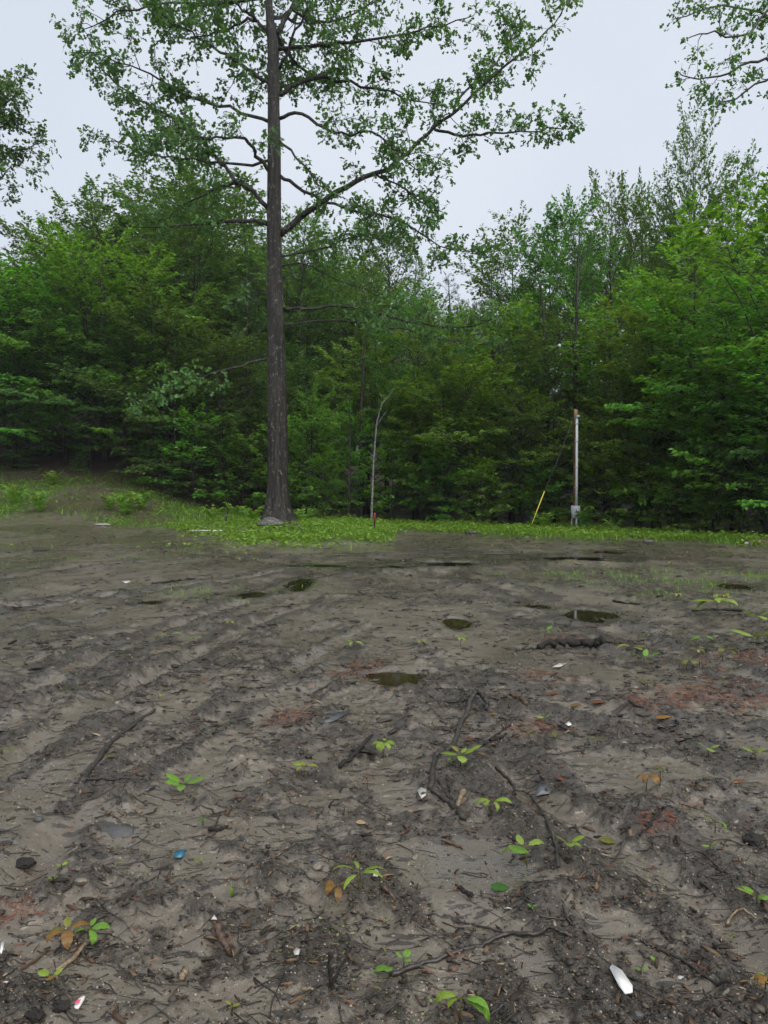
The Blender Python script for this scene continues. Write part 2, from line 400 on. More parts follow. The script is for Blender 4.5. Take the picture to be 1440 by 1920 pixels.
# ground
def groundmat():
    t = NT('mud and sand'); v = t.coord()
    a1 = t.n('ShaderNodeAttribute', attribute_name='mud'); a2 = t.n('ShaderNodeAttribute', attribute_name='cover')
    s1 = t.n('ShaderNodeSeparateColor'); t.l(a1.outputs['Color'], s1.inputs[0])
    s2 = t.n('ShaderNodeSeparateColor'); t.l(a2.outputs['Color'], s2.inputs[0])
    deb, red, wet = s1.outputs; gr, lit, pud = s2.outputs
    nL = t.noise(1.3, 4, .6, v); nM = t.noise(14, 5, .65, v); nF = t.noise(70, 5, .7, v); nG = t.noise(330, 3, .7, v)
    sand = t.ramp(nL, (.3, (.108, .092, .068)), (.7, (.162, .139, .104)))
    sand = t.mix(t.ramp(nG, (.32, .75), (.60, 0.0)), sand, (.045, .037, .027))
    sand = t.mix(t.ramp(nG, (.62, 0.0), (.78, .7)), sand, (.31, .28, .225))
    sand = t.mix(t.math('MULTIPLY', wet, .45), sand, (.082, .069, .052))
    dk = t.ramp(nF, (.36, (.010, .008, .006)), (.54, (.034, .0275, .020)), (.72, (.092, .075, .054)))
    f = t.math('ADD', deb, t.math('MULTIPLY_ADD', nM, 1.5)); f.node.inputs[1].links[0].from_node.inputs[2].default_value = -.75
    f = t.math('ADD', f, t.math('MULTIPLY_ADD', nF, 1.5)); f.node.inputs[1].links[0].from_node.inputs[2].default_value = -.75
    f = t.ramp(f, (.28, 0.0), (1.0, .92))
    c = t.mix(f, sand, dk)
    c = t.mix(t.math('MULTIPLY', red, t.ramp(nF, (.40, .05), (.62, .75))), c, t.ramp(nG, (.35, (.035, .015, .010)), (.65, (.12, .046, .024))))
    for vs_, th_, fr_, cc in (((9, 26, 9), .20, .55, (.016, .013, .010)), ((22, 60, 22), .22, .55, (.016, .013, .010)), ((4, 13, 4), .15, .45, (.016, .013, .009)), ((1.5, 5.5, 1.5), .12, .5, (.020, .016, .012)), ((14, 30, 14), .13, .80, (.23, .20, .15))):
        mp = t.n('ShaderNodeMapping'); mp.inputs['Scale'].default_value = vs_; t.l(t.n('ShaderNodeTexCoord').outputs['Object'], mp.inputs['Vector'])
        wn = t.n('ShaderNodeTexNoise'); wn.inputs['Scale'].default_value = 1.2; t.l(mp.outputs[0], wn.inputs['Vector'])
        av = t.n('ShaderNodeVectorMath'); t.l(mp.outputs[0], av.inputs[0]); t.l(wn.outputs['Color'], av.inputs[1])
        vf = t.n('ShaderNodeTexVoronoi'); vf.inputs['Scale'].default_value = 1.0; t.l(av.outputs[0], vf.inputs['Vector'])
        sf = t.n('ShaderNodeSeparateColor'); t.l(vf.outputs['Color'], sf.inputs[0])
        fk = t.math('MULTIPLY', t.math('LESS_THAN', vf.outputs['Distance'], t.math('MULTIPLY', sf.outputs[1], th_ * 2)), t.math('GREATER_THAN', sf.outputs[0], fr_))
        c = t.mix(t.math('MULTIPLY', fk, .8), c, cc)
    vo = t.n('ShaderNodeTexVoronoi'); vo.inputs['Scale'].default_value = 95; t.l(v, vo.inputs['Vector'])
    sc_ = t.n('ShaderNodeSeparateColor'); t.l(vo.outputs['Color'], sc_.inputs[0])
    spk = t.math('MULTIPLY', t.math('LESS_THAN', vo.outputs['Distance'], .26), t.math('GREATER_THAN', sc_.outputs[0], .94))
    c = t.mix(spk, c, t.mix(sc_.outputs[1], (.16, .14, .11), (.28, .26, .22)))
    c = t.mix(t.math('MULTIPLY', gr, t.ramp(nM, (.3, .5), (.6, .95))), c, t.ramp(nF, (.3, (.018, .026, .008)), (.7, (.055, .085, .02))))
    c = t.mix(lit, c, t.ramp(nF, (.3, (.014, .010, .007)), (.5, (.038, .024, .015)), (.75, (.085, .052, .031))))
    c = t.mix(t.math('MULTIPLY', pud, .25), c, (.055, .047, .035))
    t.col(c)
    r = t.math('MULTIPLY_ADD', wet, -.22); r.node.inputs[2].default_value = .42
    r = t.math('ADD', r, t.math('MULTIPLY', f, .10)); r = t.math('SUBTRACT', r, t.math('MULTIPLY', pud, .22))
    r = t.math('ADD', r, t.math('MULTIPLY', t.math('ADD', gr, lit, True), .3))
    t.rough(t.math('MAXIMUM', r, .15), .5)
    cw = t.math('MULTIPLY', t.ramp(t.noise(2.2, 4, .6, v), (.35, .05), (.62, .75)), t.math('MULTIPLY_ADD', f, -.6)); cw.node.inputs[1].links[0].from_node.inputs[2].default_value = 1.0
    cw = t.math('MULTIPLY', cw, t.math('SUBTRACT', 1.0, t.math('ADD', gr, lit, True)), True)
    t.l(t.math('MAXIMUM', cw, pud), t.b.inputs['Coat Weight']); t.b.inputs['Coat Roughness'].default_value = .14; t.b.inputs['Coat IOR'].default_value = 1.33
    h = t.math('ADD', t.math('MULTIPLY', nF, t.math('MULTIPLY_ADD', f, 1.0)), t.math('MULTIPLY', nG, .35))
    h.node.inputs[0].links[0].from_node.inputs[1].links[0].from_node.inputs[2].default_value = .25
    t.bump(h, .75, .012)
    return t.m
M['ground'] = groundmat()

def watermat():
    t = NT('muddy water'); t.col((.045, .040, .024)); t.rough(.03, .5); t.b.inputs['IOR'].default_value = 1.33
    t.bump(t.noise(5, 2, .5, t.coord()), .05, .01)
    tr = t.n('ShaderNodeBsdfTransparent'); tr.inputs['Color'].default_value = (.75, .68, .5, 1)
    ms = t.n('ShaderNodeMixShader'); gl = t.n('ShaderNodeBsdfGlossy'); gl.inputs['Roughness'].default_value = .03
    fr = t.n('ShaderNodeFresnel'); fr.inputs['IOR'].default_value = 1.33
    dm = t.n('ShaderNodeMixShader'); dm.inputs[0].default_value = .22
    t.l(tr.outputs[0], dm.inputs[1]); t.l(t.b.outputs[0], dm.inputs[2])
    t.l(fr.outputs[0], ms.inputs[0]); t.l(dm.outputs[0], ms.inputs[1]); t.l(gl.outputs[0], ms.inputs[2]); t.l(ms.outputs[0], t.o.inputs['Surface'])
    return t.m
M['water'] = watermat()

# ------------------------------------------------------------------ ground
py_rows = np.linspace(2160, 1031, 640)
ys = np.array([flat(720, p)[1] for p in py_rows])
ys = np.concatenate([[-400, -120, -40, -15, -5, -1, .5, 1.1], ys, np.arange(ys[-1] + .22, 46, .24), np.array([47, 49, 52, 56, 62, 70, 82, 100, 130, 180, 260, 400])])
uc = np.linspace(-1, 1, 680)
k = np.arange(1, 17)
def row_x(y):
    w = .57 * max(y, 1.4) + .45
    ext = w + (k / 16.0) ** 2.6 * (420 - w) + k * .12
    return np.concatenate([-ext[::-1], uc * w, ext])
X = np.stack([row_x(y) for y in ys]); Y = np.repeat(ys[:, None], X.shape[1], 1)
Z, MK, PM = height(X.ravel(), Y.ravel(), True)
nr, nc = X.shape
ZG = Z.reshape(nr, nc); XH = .5 * (X[:, 1:] + X[:, :-1]); _slow_height = height
def height(x, y, full=False):
    x = np.atleast_1d(np.asarray(x, float)); y = np.atleast_1d(np.asarray(y, float))
    r = np.clip(np.searchsorted(ys, y) - 1, 0, nr - 2); f = np.clip((y - ys[r]) / (ys[r + 1] - ys[r]), 0, 1); out = []
    for rr in (r, r + 1):
        w = .57 * np.maximum(ys[rr], 1.4) + .45; u = np.clip((x / w + 1) / 2 * (len(uc) - 1), 0, len(uc) - 1.001); c = u.astype(int); g = u - c
        out.append(ZG[rr, c + 16] * (1 - g) + ZG[rr, c + 17] * g)
    z = out[0] * (1 - f) + out[1] * f
    return z
i = np.arange(nr - 1)[:, None] * nc; j = np.arange(nc - 1)[None]
Q = np.stack([i + j, i + j + 1, i + nc + j + 1, i + nc + j], -1).reshape(-1, 4)
gm = mesh_np('ground', np.stack([X.ravel(), Y.ravel(), Z], -1), [Q], [M['ground']], True)
for nm, ch in (('mud', MK[:3]), ('cover', (MK[3], MK[4], PM))):
    a = gm.attributes.new(nm, 'FLOAT_COLOR', 'POINT')
    a.data.foreach_set('color', np.stack(list(ch) + [np.ones(len(Z))], -1).astype(np.float32).ravel())
tag(obj('ground', gm), kind='structure', label='wet sandy mud clearing churned with dark wood debris and wheel ruts')

for n_, (cx, cy, rx, ry, lv, dep) in enumerate(PUD):
    if dep < .02: continue   # only a wet film on the sand
    th = np.linspace(0, 2 * math.pi, 48, endpoint=False); lev = float(macro(cx, cy)) - .012 + lv + (.022 if cy > 9 else 0)
    V = np.stack([cx + rx * 1.55 * np.cos(th), cy + ry * 1.55 * np.sin(th), np.full(48, lev)], -1)
    o = obj('puddle', mesh_np('puddle', V, [np.arange(48)[None]], [M['water']])); tag(o, kind='structure')

# ------------------------------------------------------------------ tree makers
def spray(rng, P0, d, L, dens, lay, ls, out):
    """leaves in a flat fan along a side shoot"""
    n = max(3, int(L * dens)); s = rng.random(n) ** .75; lat = (rng.random(n) - .5) * L * .75 * (1.1 - s)
    d = d / (np.linalg.norm(d) + 1e-9); side = np.cross(d, (0, 0, 1)); side /= np.linalg.norm(side) + 1e-9
    P = P0 + d * (s * L)[:, None] + side * lat[:, None]; P[:, 2] += (rng.random(n) - .5) * .16 * lay - .05 * L * s * s
    D = d + side * (lat / (L + .1) * 2.2 + (rng.random(n) - .5) * 1.2)[:, None]; D[:, 2] -= .15 + rng.random(n) * .5 * lay
    N = rng.normal(0, .30 * lay + .12, (n, 3)); N[:, 2] += 1
    out[0].append(P); out[1].append(D); out[2].append(N); out[3].append(ls * (.7 + .6 * rng.random(n)))

def gen_tree(seed, H, cb, R, nb, el0, el1, prof, dens, ls, lay=1.0, r0=None, curve=.0, leafmat=None, bark=None, tmpl=KITE, subk=2.2, wander=.02):
    rng = np.random.default_rng(seed); wood, br = Acc(), Acc(); out = [[], [], [], []]
    k = 10; tz = np.linspace(0, 1, k); wx = np.cumsum(rng.normal(0, wander * H / 4, k)); wy = np.cumsum(rng.normal(0, wander * H / 4, k)); wx -= wx[0]; wy -= wy[0]
    TP = np.stack([wx * tz, wy * tz, tz * H * .97], -1); r0 = r0 or .012 * H + .02
    TRd = r0 * (1 - .88 * tz) * np.where(tz < .03, 1.3, 1); wood.tube(TP, TRd, 9)
    wood.tube(np.array([TP[0] - (0, 0, .8), TP[0] + (0, 0, .5)]), [r0 * 1.5, r0 * 1.02], 9)
    for i in range(nb):
        t = (i + rng.random()) / nb; h = cb + (H * .97 - cb) * t; az = i * 2.39996 + rng.normal(0, .35)
        L = R * prof(t) * (.6 + .65 * rng.random())
        if L < .25: L = .25
        el = el0 + (el1 - el0) * t + rng.normal(0, .12)
        P = np.array([np.interp(h, TP[:, 2], TP[:, 0]), np.interp(h, TP[:, 2], TP[:, 1]), h]); pts = [P]
        for q in range(5):
            d = np.array([math.cos(az) * math.cos(el), math.sin(az) * math.cos(el), math.sin(el)])
            pts.append(pts[-1] + d * L / 5); el += curve + rng.normal(0, .10); az += rng.normal(0, .13)
        pts = np.array(pts); rb = min(.45 * np.interp(h, TP[:, 2], TRd) + .004, .008 + .011 * L)
        br.tube(pts, np.linspace(rb, .005, 6), 4, False)
        ns = int(L * subk) + 2; s0 = .12 if L < 2 else .22
        for q in range(ns):
            s = s0 + (1 - s0) * (q + rng.random()) / ns; x = s * 5; a = min(int(x), 4); B = pts[a] + (pts[a + 1] - pts[a]) * (x - a); dd = pts[a + 1] - pts[a]
            yaw = (1 if q % 2 else -1) * rng.uniform(.45, 1.2); c, s_ = math.cos(yaw), math.sin(yaw)
            d = np.array([dd[0] * c - dd[1] * s_, dd[0] * s_ + dd[1] * c, dd[2] * .45 + np.linalg.norm(dd) * rng.normal(0, .16 * lay)])
            l = max(.35, L * (.20 + .35 * (1 - s)) * rng.uniform(.7, 1.3)); d /= np.linalg.norm(d)
            if l > .6: br.tube(np.array([B, B + d * l * .55, B + d * l + (0, 0, -.05 * l)]), [.010 + .003 * l, .006, .003], 3, False)
            spray(rng, B, d, l, dens, lay, ls, out)
        spray(rng, pts[3], pts[5] - pts[3], L * .45, dens, lay, ls, out)
    V, F = leafcloud(*[np.concatenate(o) for o in out], *tmpl)
    for vs, fs in ((np.concatenate(br.V), [np.concatenate(f) for f in br.F.values()]),): wood.add(vs, *fs)
    return dict(H=H, trunk=wood.mesh('trunk', [bark], True), crown=mesh_np('crown', V, F, [leafmat]), n=len(V))

ell = lambda t: math.sqrt(max(0.02, 1 - (2 * min(t, 1) * .93 - .62) ** 2 / (1.25 if t > .33 else .9)))
rnd = lambda t: max(.12, math.sqrt(max(0, 1 - ((t - .36) / (.68 if t > .36 else .62)) ** 2)))
rnd2 = lambda t: max(.22, math.sqrt(max(0, 1 - ((t - .35) / .67) ** 2))) if t > .35 else .82 + .18 * t / .35
cone = lambda t: (1 - t) ** .8 * .95 + .08
wide = lambda t: (1 - t ** 1.6) ** .7 * .85 + .12
BK = M['bark']
PR = {}
for q in range(4):
    PR['maple%d' % q] = gen_tree(100 + q, 16, 3.6 + q * .5, 4.4, 50, .30, 1.05, rnd, 18, .18, 1.1, .17, .05, M['leaf_maple'], BK)
for q in range(3):
    PR['hill%d' % q] = gen_tree(200 + q, 15, 2.6, 5.2, 50, .20, .95, rnd, 19, .20, 1.0, .17, .03, M['leaf_hill'], BK)
for q in range(4):
    PR['beech%d' % q] = gen_tree(300 + q, 7.5, .6, 3.3, 36, .32, 1.0, rnd2, 32, .158, .8, .07, -.05, M['leaf_beech'], BK)
for q in range(2):
    PR['dark%d' % q] = gen_tree(350 + q, 8, .5, 3.4, 40, .25, 1.0, rnd2, 27, .165, .8, .08, -.05, M['leaf_hill'], BK)
for q in range(3):
    PR['sapling%d' % q] = gen_tree(400 + q, 2.6, .10, 1.35, 24, .3, 1.1, wide, 50, .095, .7, .02, .0, M['leaf_beech'], BK)
for q in range(2):
    PR['pine%d' % q] = gen_tree(500 + q, 17, 4.0, 3.2, 80, .05, .7, cone, 13, .26, 1.3, .19, .05, M['needles'], BK, TUFT, 2.0)
for q in range(2):
    PR['tall%d' % q] = gen_tree(600 + q, 18, 8.0, 4.2, 40, .40, 1.1, rnd, 23, .185, 1.1, .16, .05, M['leaf_maple'], BK, KITE, 2.2, .03)
print('proto verts', {a: b['n'] for a, b in PR.items()})

RNG = random.Random(5)
SRC = {}
def plant(name, proto, px, Y, top_y, wide_, label, group=None, cat='tree', rz=None, base=None):
    x = (px - 720) / FPX * Y; z0 = float(macro(x, Y)); p = PR[proto]
    ztop = at(px, top_y, Y)[2]; s = max(.2, (ztop - z0) / p['H'])
    e = empty(name, (x, Y, z0 - .03), RNG.uniform(0, 6.28) if rz is None else rz, (s * wide_, s * wide_, s))
    t = obj('trunk', p['trunk'], e); c = obj('crown', p['crown'], e)
    SRC.setdefault(proto, (t, c))
    tag(e, label, cat, group); return e

G1, G2, G3 = 'tall trees at the wood edge', 'low leafy trees along the wood edge', 'pines rising behind the leafy trees'
TREES = [
 # left hillside
 ('maple_tree', 'hill0', -75, 37, 430, 1.0, 'dense green tree cut by the left picture edge on the slope', G1),
 ('maple_tree', 'hill1', 75, 42, 430, 1.05, 'tall green tree at left end of the hillside treeline', G1),
 ('maple_tree', 'tall0', 193, 41, 365, 1.15, 'tall hillside tree rising behind the forked dark trunk', G1),
 ('maple_tree', 'hill2', 300, 45, 365, 1.05, 'hillside tree with rounded top right of the forked trunk tree', G1),
 ('maple_tree', 'hill0', 385, 43, 345, 1.0, 'highest rounded crown on the hillside just left of the oak', G1),
 ('maple_tree', 'hill1', 465, 46, 380, 1.0, 'hillside tree showing right against the left side of the oak trunk', G1),
 ('beech_tree', 'beech0', 30, 36.5, 505, 1.25, 'bright green tree low on the slope at the far left', G2),
 ('beech_tree', 'dark0', 125, 37.0, 560, 1.2, 'mid green tree under the forked hillside tree', G2),
 ('beech_tree', 'dark1', 235, 36.5, 620, 1.2, 'dark green layered tree behind the fern mound', G2),
 ('beech_tree', 'dark0', 330, 35.5, 590, 1.1, 'dark tree behind the low bright oak bough', G2),
 ('beech_tree', 'dark1', 415, 34.5, 640, 1.05, 'dark spreading tree left of the oak trunk', G2),
 ('beech_tree', 'dark0', -10, 35.5, 690, 1.1, 'shadowy tree at the left edge above the grassy bank', G2),
 ('sapling', 'sapling0', 365, 33.2, 775, 1.2, 'bright leafy sapling with layered sprays left of the oak', G2),
 ('sapling', 'sapling1', 300, 34.5, 830, 1.3, 'small sapling on the brown slope beside the fern mound', G2),
 ('sapling', 'sapling2', 455, 32.6, 820, 1.2, 'leafy sapling close behind the left side of the oak', G2),
 ('sapling', 'sapling1', 150, 35.6, 850, 1.3, 'dark sapling at the top of the grassy bank', G2),
 # centre
 ('maple_tree', 'maple0', 560, 41, 420, .9, 'tall tree straight behind the oak trunk on its right', G1),
 ('maple_tree', 'maple1', 640, 44, 445, .95, 'tall tree behind the big right hand oak limb', G1),
 ('maple_tree', 'maple2', 725, 43, 440, .9, 'tall green tree right of the oak under its drooping limb', G1),
 ('beech_tree', 'beech1', 588, 32.6, 740, .75, 'bright yellow green shrub tree just right of the oak trunk', G2),
 ('beech_tree', 'dark1', 520, 34, 690, .9, 'dark understorey tree hidden behind the oak trunk', G2),
 ('beech_tree', 'beech2', 655, 33, 790, .75, 'thin leafy tree left of the white birch stem', G2),
 ('beech_tree', 'beech3', 775, 33.5, 745, .85, 'layered green tree right of the white birch stem', G2),
 ('beech_tree', 'beech0', 880, 31.2, 690, 1.15, 'broad layered tree in the middle of the wood edge', G2),
 ('beech_tree', 'beech1', 975, 30.6, 745, .95, 'layered tree left of the service pole guy wire', G2),
 ('pine_tree', 'pine0', 690, 47, 520, 1.0, 'dark pine behind the oak right of its trunk', G3),
 ('pine_tree', 'pine1', 775, 50, 470, 1.0, 'pointed pine in the dip of the treeline', G3),
 ('pine_tree', 'pine0', 850, 48, 505, 1.0, 'bluish pine left of the gap in the treeline', G3),
 ('pine_tree', 'pine1', 915, 46, 480, .95, 'pine at the right side of the treeline dip', G3),
 # right
 ('maple_tree', 'maple3', 960, 39, 450, .9, 'tall tree where the treeline starts rising on the right', G1),
 ('maple_tree', 'tall1', 1027, 36, 440, .9, 'tall tree behind the bare dark stem left of the service pole', G1),
 ('maple_tree', 'tall0', 1082, 34.5, 385, .8, 'tall tree straight behind the service pole', G1),
 ('maple_tree', 'maple1', 1140, 37, 360, .6, 'tall feathery tree right of the service pole', G1),
 ('maple_tree', 'maple2', 1195, 38, 380, .6, 'tall tree left of the highest top on the right', G1),
 ('maple_tree', 'maple1', 1300, 34, 250, .50, 'highest pointed tree on the right side', G1),
 ('maple_tree', 'maple0', 1255, 35, 390, .6, 'tall tree tucked left against the highest right tree', G1),
 ('maple_tree', 'maple3', 1375, 33, 350, .7, 'tall tree right of the highest right tree', G1),
 ('maple_tree', 'maple1', 1470, 32, 345, .8, 'tall tree cut by the right picture edge', G1),
 ('beech_tree', 'dark0', 1040, 32, 640, .9, 'dark leafy tree between guy wire and service pole', G2),
 ('beech_tree', 'beech2', 1150, 29.5, 700, .9, 'leafy tree just right of the service pole', G2),
 ('beech_tree', 'beech3', 1225, 28.5, 600, .95, 'bright layered tree right of the service pole tree', G2),
 ('beech_tree', 'dark1', 1290, 28, 640, .9, 'darker layered tree in the right hand wood edge', G2),
 ('beech_tree', 'beech1', 1345, 25.5, 560, .9, 'green layered tree below the highest right tree', G2),
 ('beech_tree', 'beech0', 1440, 23.0, 400, .95, 'large bright tree overhanging the right edge', G2),
 ('beech_tree', 'beech3', 1520, 20.5, 520, 1.0, 'near bright tree reaching in from the right edge', G2),
 ('beech_tree', 'dark0', 1390, 24.5, 760, .9, 'shadowy low tree at the right over the black hollow', G2),
 ('sapling', 'sapling0', 1010, 29.8, 880, 1.3, 'low leafy sapling beside the yellow guy guard', G2),
 ('sapling', 'sapling2', 1130, 28.2, 860, 1.4, 'low leafy sapling right of the meter box', G2),
 ('sapling', 'sapling1', 1205, 26.8, 850, 1.4, 'low leafy sapling at the grass edge right of the pole', G2),
 ('sapling', 'sapling2', 735, 32, 830, 1.2, 'leafy sapling beside the foot of the white birch stem', G2),
 ('sapling', 'sapling0', 820, 31.5, 850, 1.2, 'leafy sapling at the foot of the middle wood edge', G2),
 ('sapling', 'sapling1', 610, 31.6, 850, 1.0, 'bright small sapling right beside the oak foot', G2),
 ('beech_tree', 'beech2', 835, 32.5, 620, .8, 'green tree filling the wood edge left of the broad middle tree', G2),
 ('beech_tree', 'beech3', 930, 33, 600, .85, 'taller green tree behind the broad middle tree', G2),
 ('beech_tree', 'beech1', 700, 35, 640, .8, 'green tree behind the white birch stem', G2),
 ('beech_tree', 'beech2', 1158, 31.5, 575, .8, 'green tree just right above the top of the service pole', G2),
 ('beech_tree', 'beech0', 1300, 26.5, 470, .8, 'fresh green tree rising below the highest right treetop', G2),
 ('beech_tree', 'beech0', 170, 36.2, 470, .9, 'fresh green tree in front of the forked hillside trunk', G2),
 ('beech_tree', 'beech3', 290, 36.5, 500, .85, 'green hillside tree above the brown leaf slope', G2),
 ('sapling', 'sapling1', 540, 31.8, 800, 1.1, 'bright sapling peeking out right behind the oak trunk', G2),
 ('sapling', 'sapling2', 900, 29.6, 860, 1.3, 'bushy sapling at the grass edge in the middle', G2),
 ('sapling', 'sapling0', 1260, 25.4, 880, 1.4, 'bushy sapling at the grass edge on the right', G2),
 ('sapling', 'sapling1', 1340, 23.8, 900, 1.3, 'bushy sapling beside the black hollow at the right', G2),
 ('weed_clump', 'sapling2', 1093, 26.9, 962, 1.5, 'low weeds at the foot of the service pole on its right', 'weeds by the pole'),
 ('weed_clump', 'sapling0', 1055, 27.2, 968, 1.6, 'low weeds at the foot of the service pole on its left', 'weeds by the pole'),
]
for a in TREES:
    plant(a[0], a[1], *a[2:6], a[6], a[7], {'maple_tree': 'tree', 'beech_tree': 'tree', 'pine_tree': 'pine', 'sapling': 'sapling', 'weed_clump': 'weeds'}[a[0]])

# ------------------------------------------------------------------ the depth of the wood behind the edge: one mass
def deep_wood():
    rng = np.random.default_rng(77); kinds = ['hill0', 'hill1', 'hill2', 'maple0', 'maple1', 'maple2', 'pine0', 'pine1', 'dark0', 'dark1', 'tall0', 'tall1', 'beech2']
    pts, rot, scl, kd = [], [], [], []
    tries = 0
    while len(pts) < 210 and tries < 20000:
        tries += 1
        Y = rng.uniform(22, 82); x = rng.uniform(-.72, .80) * Y; px = float(pxcol(x, Y)); we = float(woods_edge(x, Y))
        if Y < we + 3.0: continue
        cap = np.interp(px, [-600, 0, 60, 150, 400, 520, 700, 780, 850, 930, 1050, 1200, 1300, 1440, 2200], [430, 450, 440, 400, 390, 430, 480, 530, 550, 520, 460, 440, 430, 440, 420])
        low = rng.random() < (.5 if Y < we + 16 else .2)
        kn = rng.choice(['dark0', 'dark1', 'beech2'] if low else (['pine0', 'pine1', 'tall0', 'maple1'] if 650 < px < 950 else (['hill0', 'hill1', 'hill2', 'pine1'] if px < 650 else ['maple0', 'maple1', 'maple2', 'tall0', 'tall1', 'pine0'])))
        if any((x - a) ** 2 + (Y - b) ** 2 < (1.3 if low else 2.2) ** 2 for a, b, c in pts): continue
        H = PR[kn]['H']; z0 = float(macro(x, Y)); zt = float(at(px, cap + rng.uniform(15, 110), Y)[2])
        want = rng.uniform(5, 9.5) if low else min(zt - z0, 21)
        if want < 4: continue
        pts.append((x, Y, z0 - .05)); rot.append(rng.uniform(0, 6.28)); scl.append(want / H); kd.append(kinds.index(kn))
    # the wood also closes in to both sides of the clearing, outside the frame
    me = bpy.data.meshes.new('woodland'); me.from_pydata(pts, [], [])
    for nm, ty, dat in (('rot', 'FLOAT', rot), ('scl', 'FLOAT', scl), ('kd', 'INT', kd)):
        a = me.attributes.new(nm, ty, 'POINT'); a.data.foreach_set('value', dat)
    o = obj('woodland', me)
    ng = bpy.data.node_groups.new('woodland', 'GeometryNodeTree')
    ng.interface.new_socket('Geometry', in_out='INPUT', socket_type='NodeSocketGeometry'); ng.interface.new_socket('Geometry', in_out='OUTPUT', socket_type='NodeSocketGeometry')
    N = ng.nodes.new; gi = N('NodeGroupInput'); go = N('NodeGroupOutput'); jn = N('GeometryNodeJoinGeometry'); ng.links.new(jn.outputs[0], go.inputs[0])
    def attr(nm, ty):
        q = N('GeometryNodeInputNamedAttribute'); q.data_type = ty; q.inputs['Name'].default_value = nm; return q.outputs['Attribute']
    ar, asc, ak = attr('rot', 'FLOAT'), attr('scl', 'FLOAT'), attr('kd', 'INT')
    cx = N('ShaderNodeCombineXYZ'); ng.links.new(ar, cx.inputs[2])
    for i_, kn in enumerate(kinds):
        cmp_ = N('FunctionNodeCompare'); cmp_.data_type = 'INT'; cmp_.operation = 'EQUAL'
        ins = [q for q in cmp_.inputs if q.type == 'INT']; ng.links.new(ak, ins[0]); ins[1].default_value = i_
        for src in SRC[kn]:
            oi = N('GeometryNodeObjectInfo'); oi.transform_space = 'ORIGINAL'; oi.inputs['Object'].default_value = src; oi.inputs['As Instance'].default_value = True
            ip = N('GeometryNodeInstanceOnPoints')
            ng.links.new(gi.outputs[0], ip.inputs['Points']); ng.links.new(cmp_.outputs[0], ip.inputs['Selection']); ng.links.new(oi.outputs['Geometry'], ip.inputs['Instance'])
            ng.links.new(cx.outputs[0], ip.inputs['Rotation']); ng.links.new(asc, ip.inputs['Scale']); ng.links.new(ip.outputs[0], jn.inputs[0])
    md = o.modifiers.new('trees', 'NODES'); md.node_group = ng
    tag(o, 'dense dark wood receding behind the front row of trees', 'woodland', kind='stuff')
deep_wood()

# ------------------------------------------------------------------ the oak and the two trees that lean into the frame
def catmull(P, n):
    P = np.asarray(P, float); t = np.linspace(0, len(P) - 1, n); i = np.minimum(t.astype(int), len(P) - 2); f = (t - i)[:, None]
    g = lambda q: P[np.clip(q, 0, len(P) - 1)]
    a, b, c, d = g(i - 1), g(i), g(i + 1), g(i + 2)
    return .5 * (2 * b + (c - a) * f + (2 * a - 5 * b + 4 * c - d) * f ** 2 + (3 * b - a - 3 * c + d) * f ** 3)

def leafy_limb(rng, P, R0, acc_tw, out, dens=1.0, start=.15, sub_l=(.8, 2.0), ls=.16, droop=.15):
    """side shoots, twigs and hanging leaf clusters along one limb"""
    seg = np.linalg.norm(np.diff(P, axis=0), axis=1); cum = np.concatenate([[0], np.cumsum(seg)]); L = cum[-1]
    s = start * L; side = 1
    while s < L + .1:
        ss_ = min(s, L * .999); i = min(np.searchsorted(cum, ss_, 'right') - 1, len(P) - 2); B = P[i] + (P[i + 1] - P[i]) * ((ss_ - cum[i]) / seg[i])
        T = nrm(P[i + 1] - P[i]); hl = nrm(np.cross(T, (0, 0, 1)) + 1e-6); side = -side
        d = nrm(T * rng.uniform(.3, 1.0) + hl * side * rng.uniform(.4, 1.1) + np.array([0, 0, rng.normal(.10, .38)]))
        l = rng.uniform(*sub_l) * (1.0 - .45 * ss_ / L) * min(1.0, .5 + L / 5)
        k = 5; pts = [B]
        for q in range(k):
            d = nrm(d + rng.normal(0, .22, 3) + np.array([0, 0, .03 - droop * .3])); pts.append(pts[-1] + d * l / k)
        pts = np.array(pts); acc_tw.tube(pts, np.linspace(.016 * (.5 + l / 2), .005, k + 1), 4, False)
        nt = int(rng.uniform(4.5, 7.5) * dens * (.5 + l * .55)) + 1
        for q in range(nt):
            u = rng.uniform(.18, 1.0) * k; a = min(int(u), k - 1); b0 = pts[a] + (pts[a + 1] - pts[a]) * (u - a)
            td = nrm(nrm(pts[a + 1] - pts[a]) * .6 + rng.normal(0, .6, 3) + np.array([0, 0, .05])); tl = rng.uniform(.22, .65)
            e = b0 + td * tl
            acc_tw.tube(np.array([b0, b0 + td * tl * .6, e + (0, 0, -.03)]), [.006, .004, .003], 3, False)
            n = rng.integers(5, 10)
            f = rng.random(n) ** .6
            Pn = b0 + (e - b0) * f[:, None] + rng.normal(0, .07, (n, 3))
            D = td * .7 + rng.normal(0, .65, (n, 3)); D[:, 2] -= .35
            N = rng.normal(0, .5, (n, 3)); N[:, 2] += .9
            out[0].append(Pn); out[1].append(D); out[2].append(N); out[3].append(ls * rng.uniform(.65, 1.25, n))
        s += rng.uniform(.30, .62) / dens
    return out

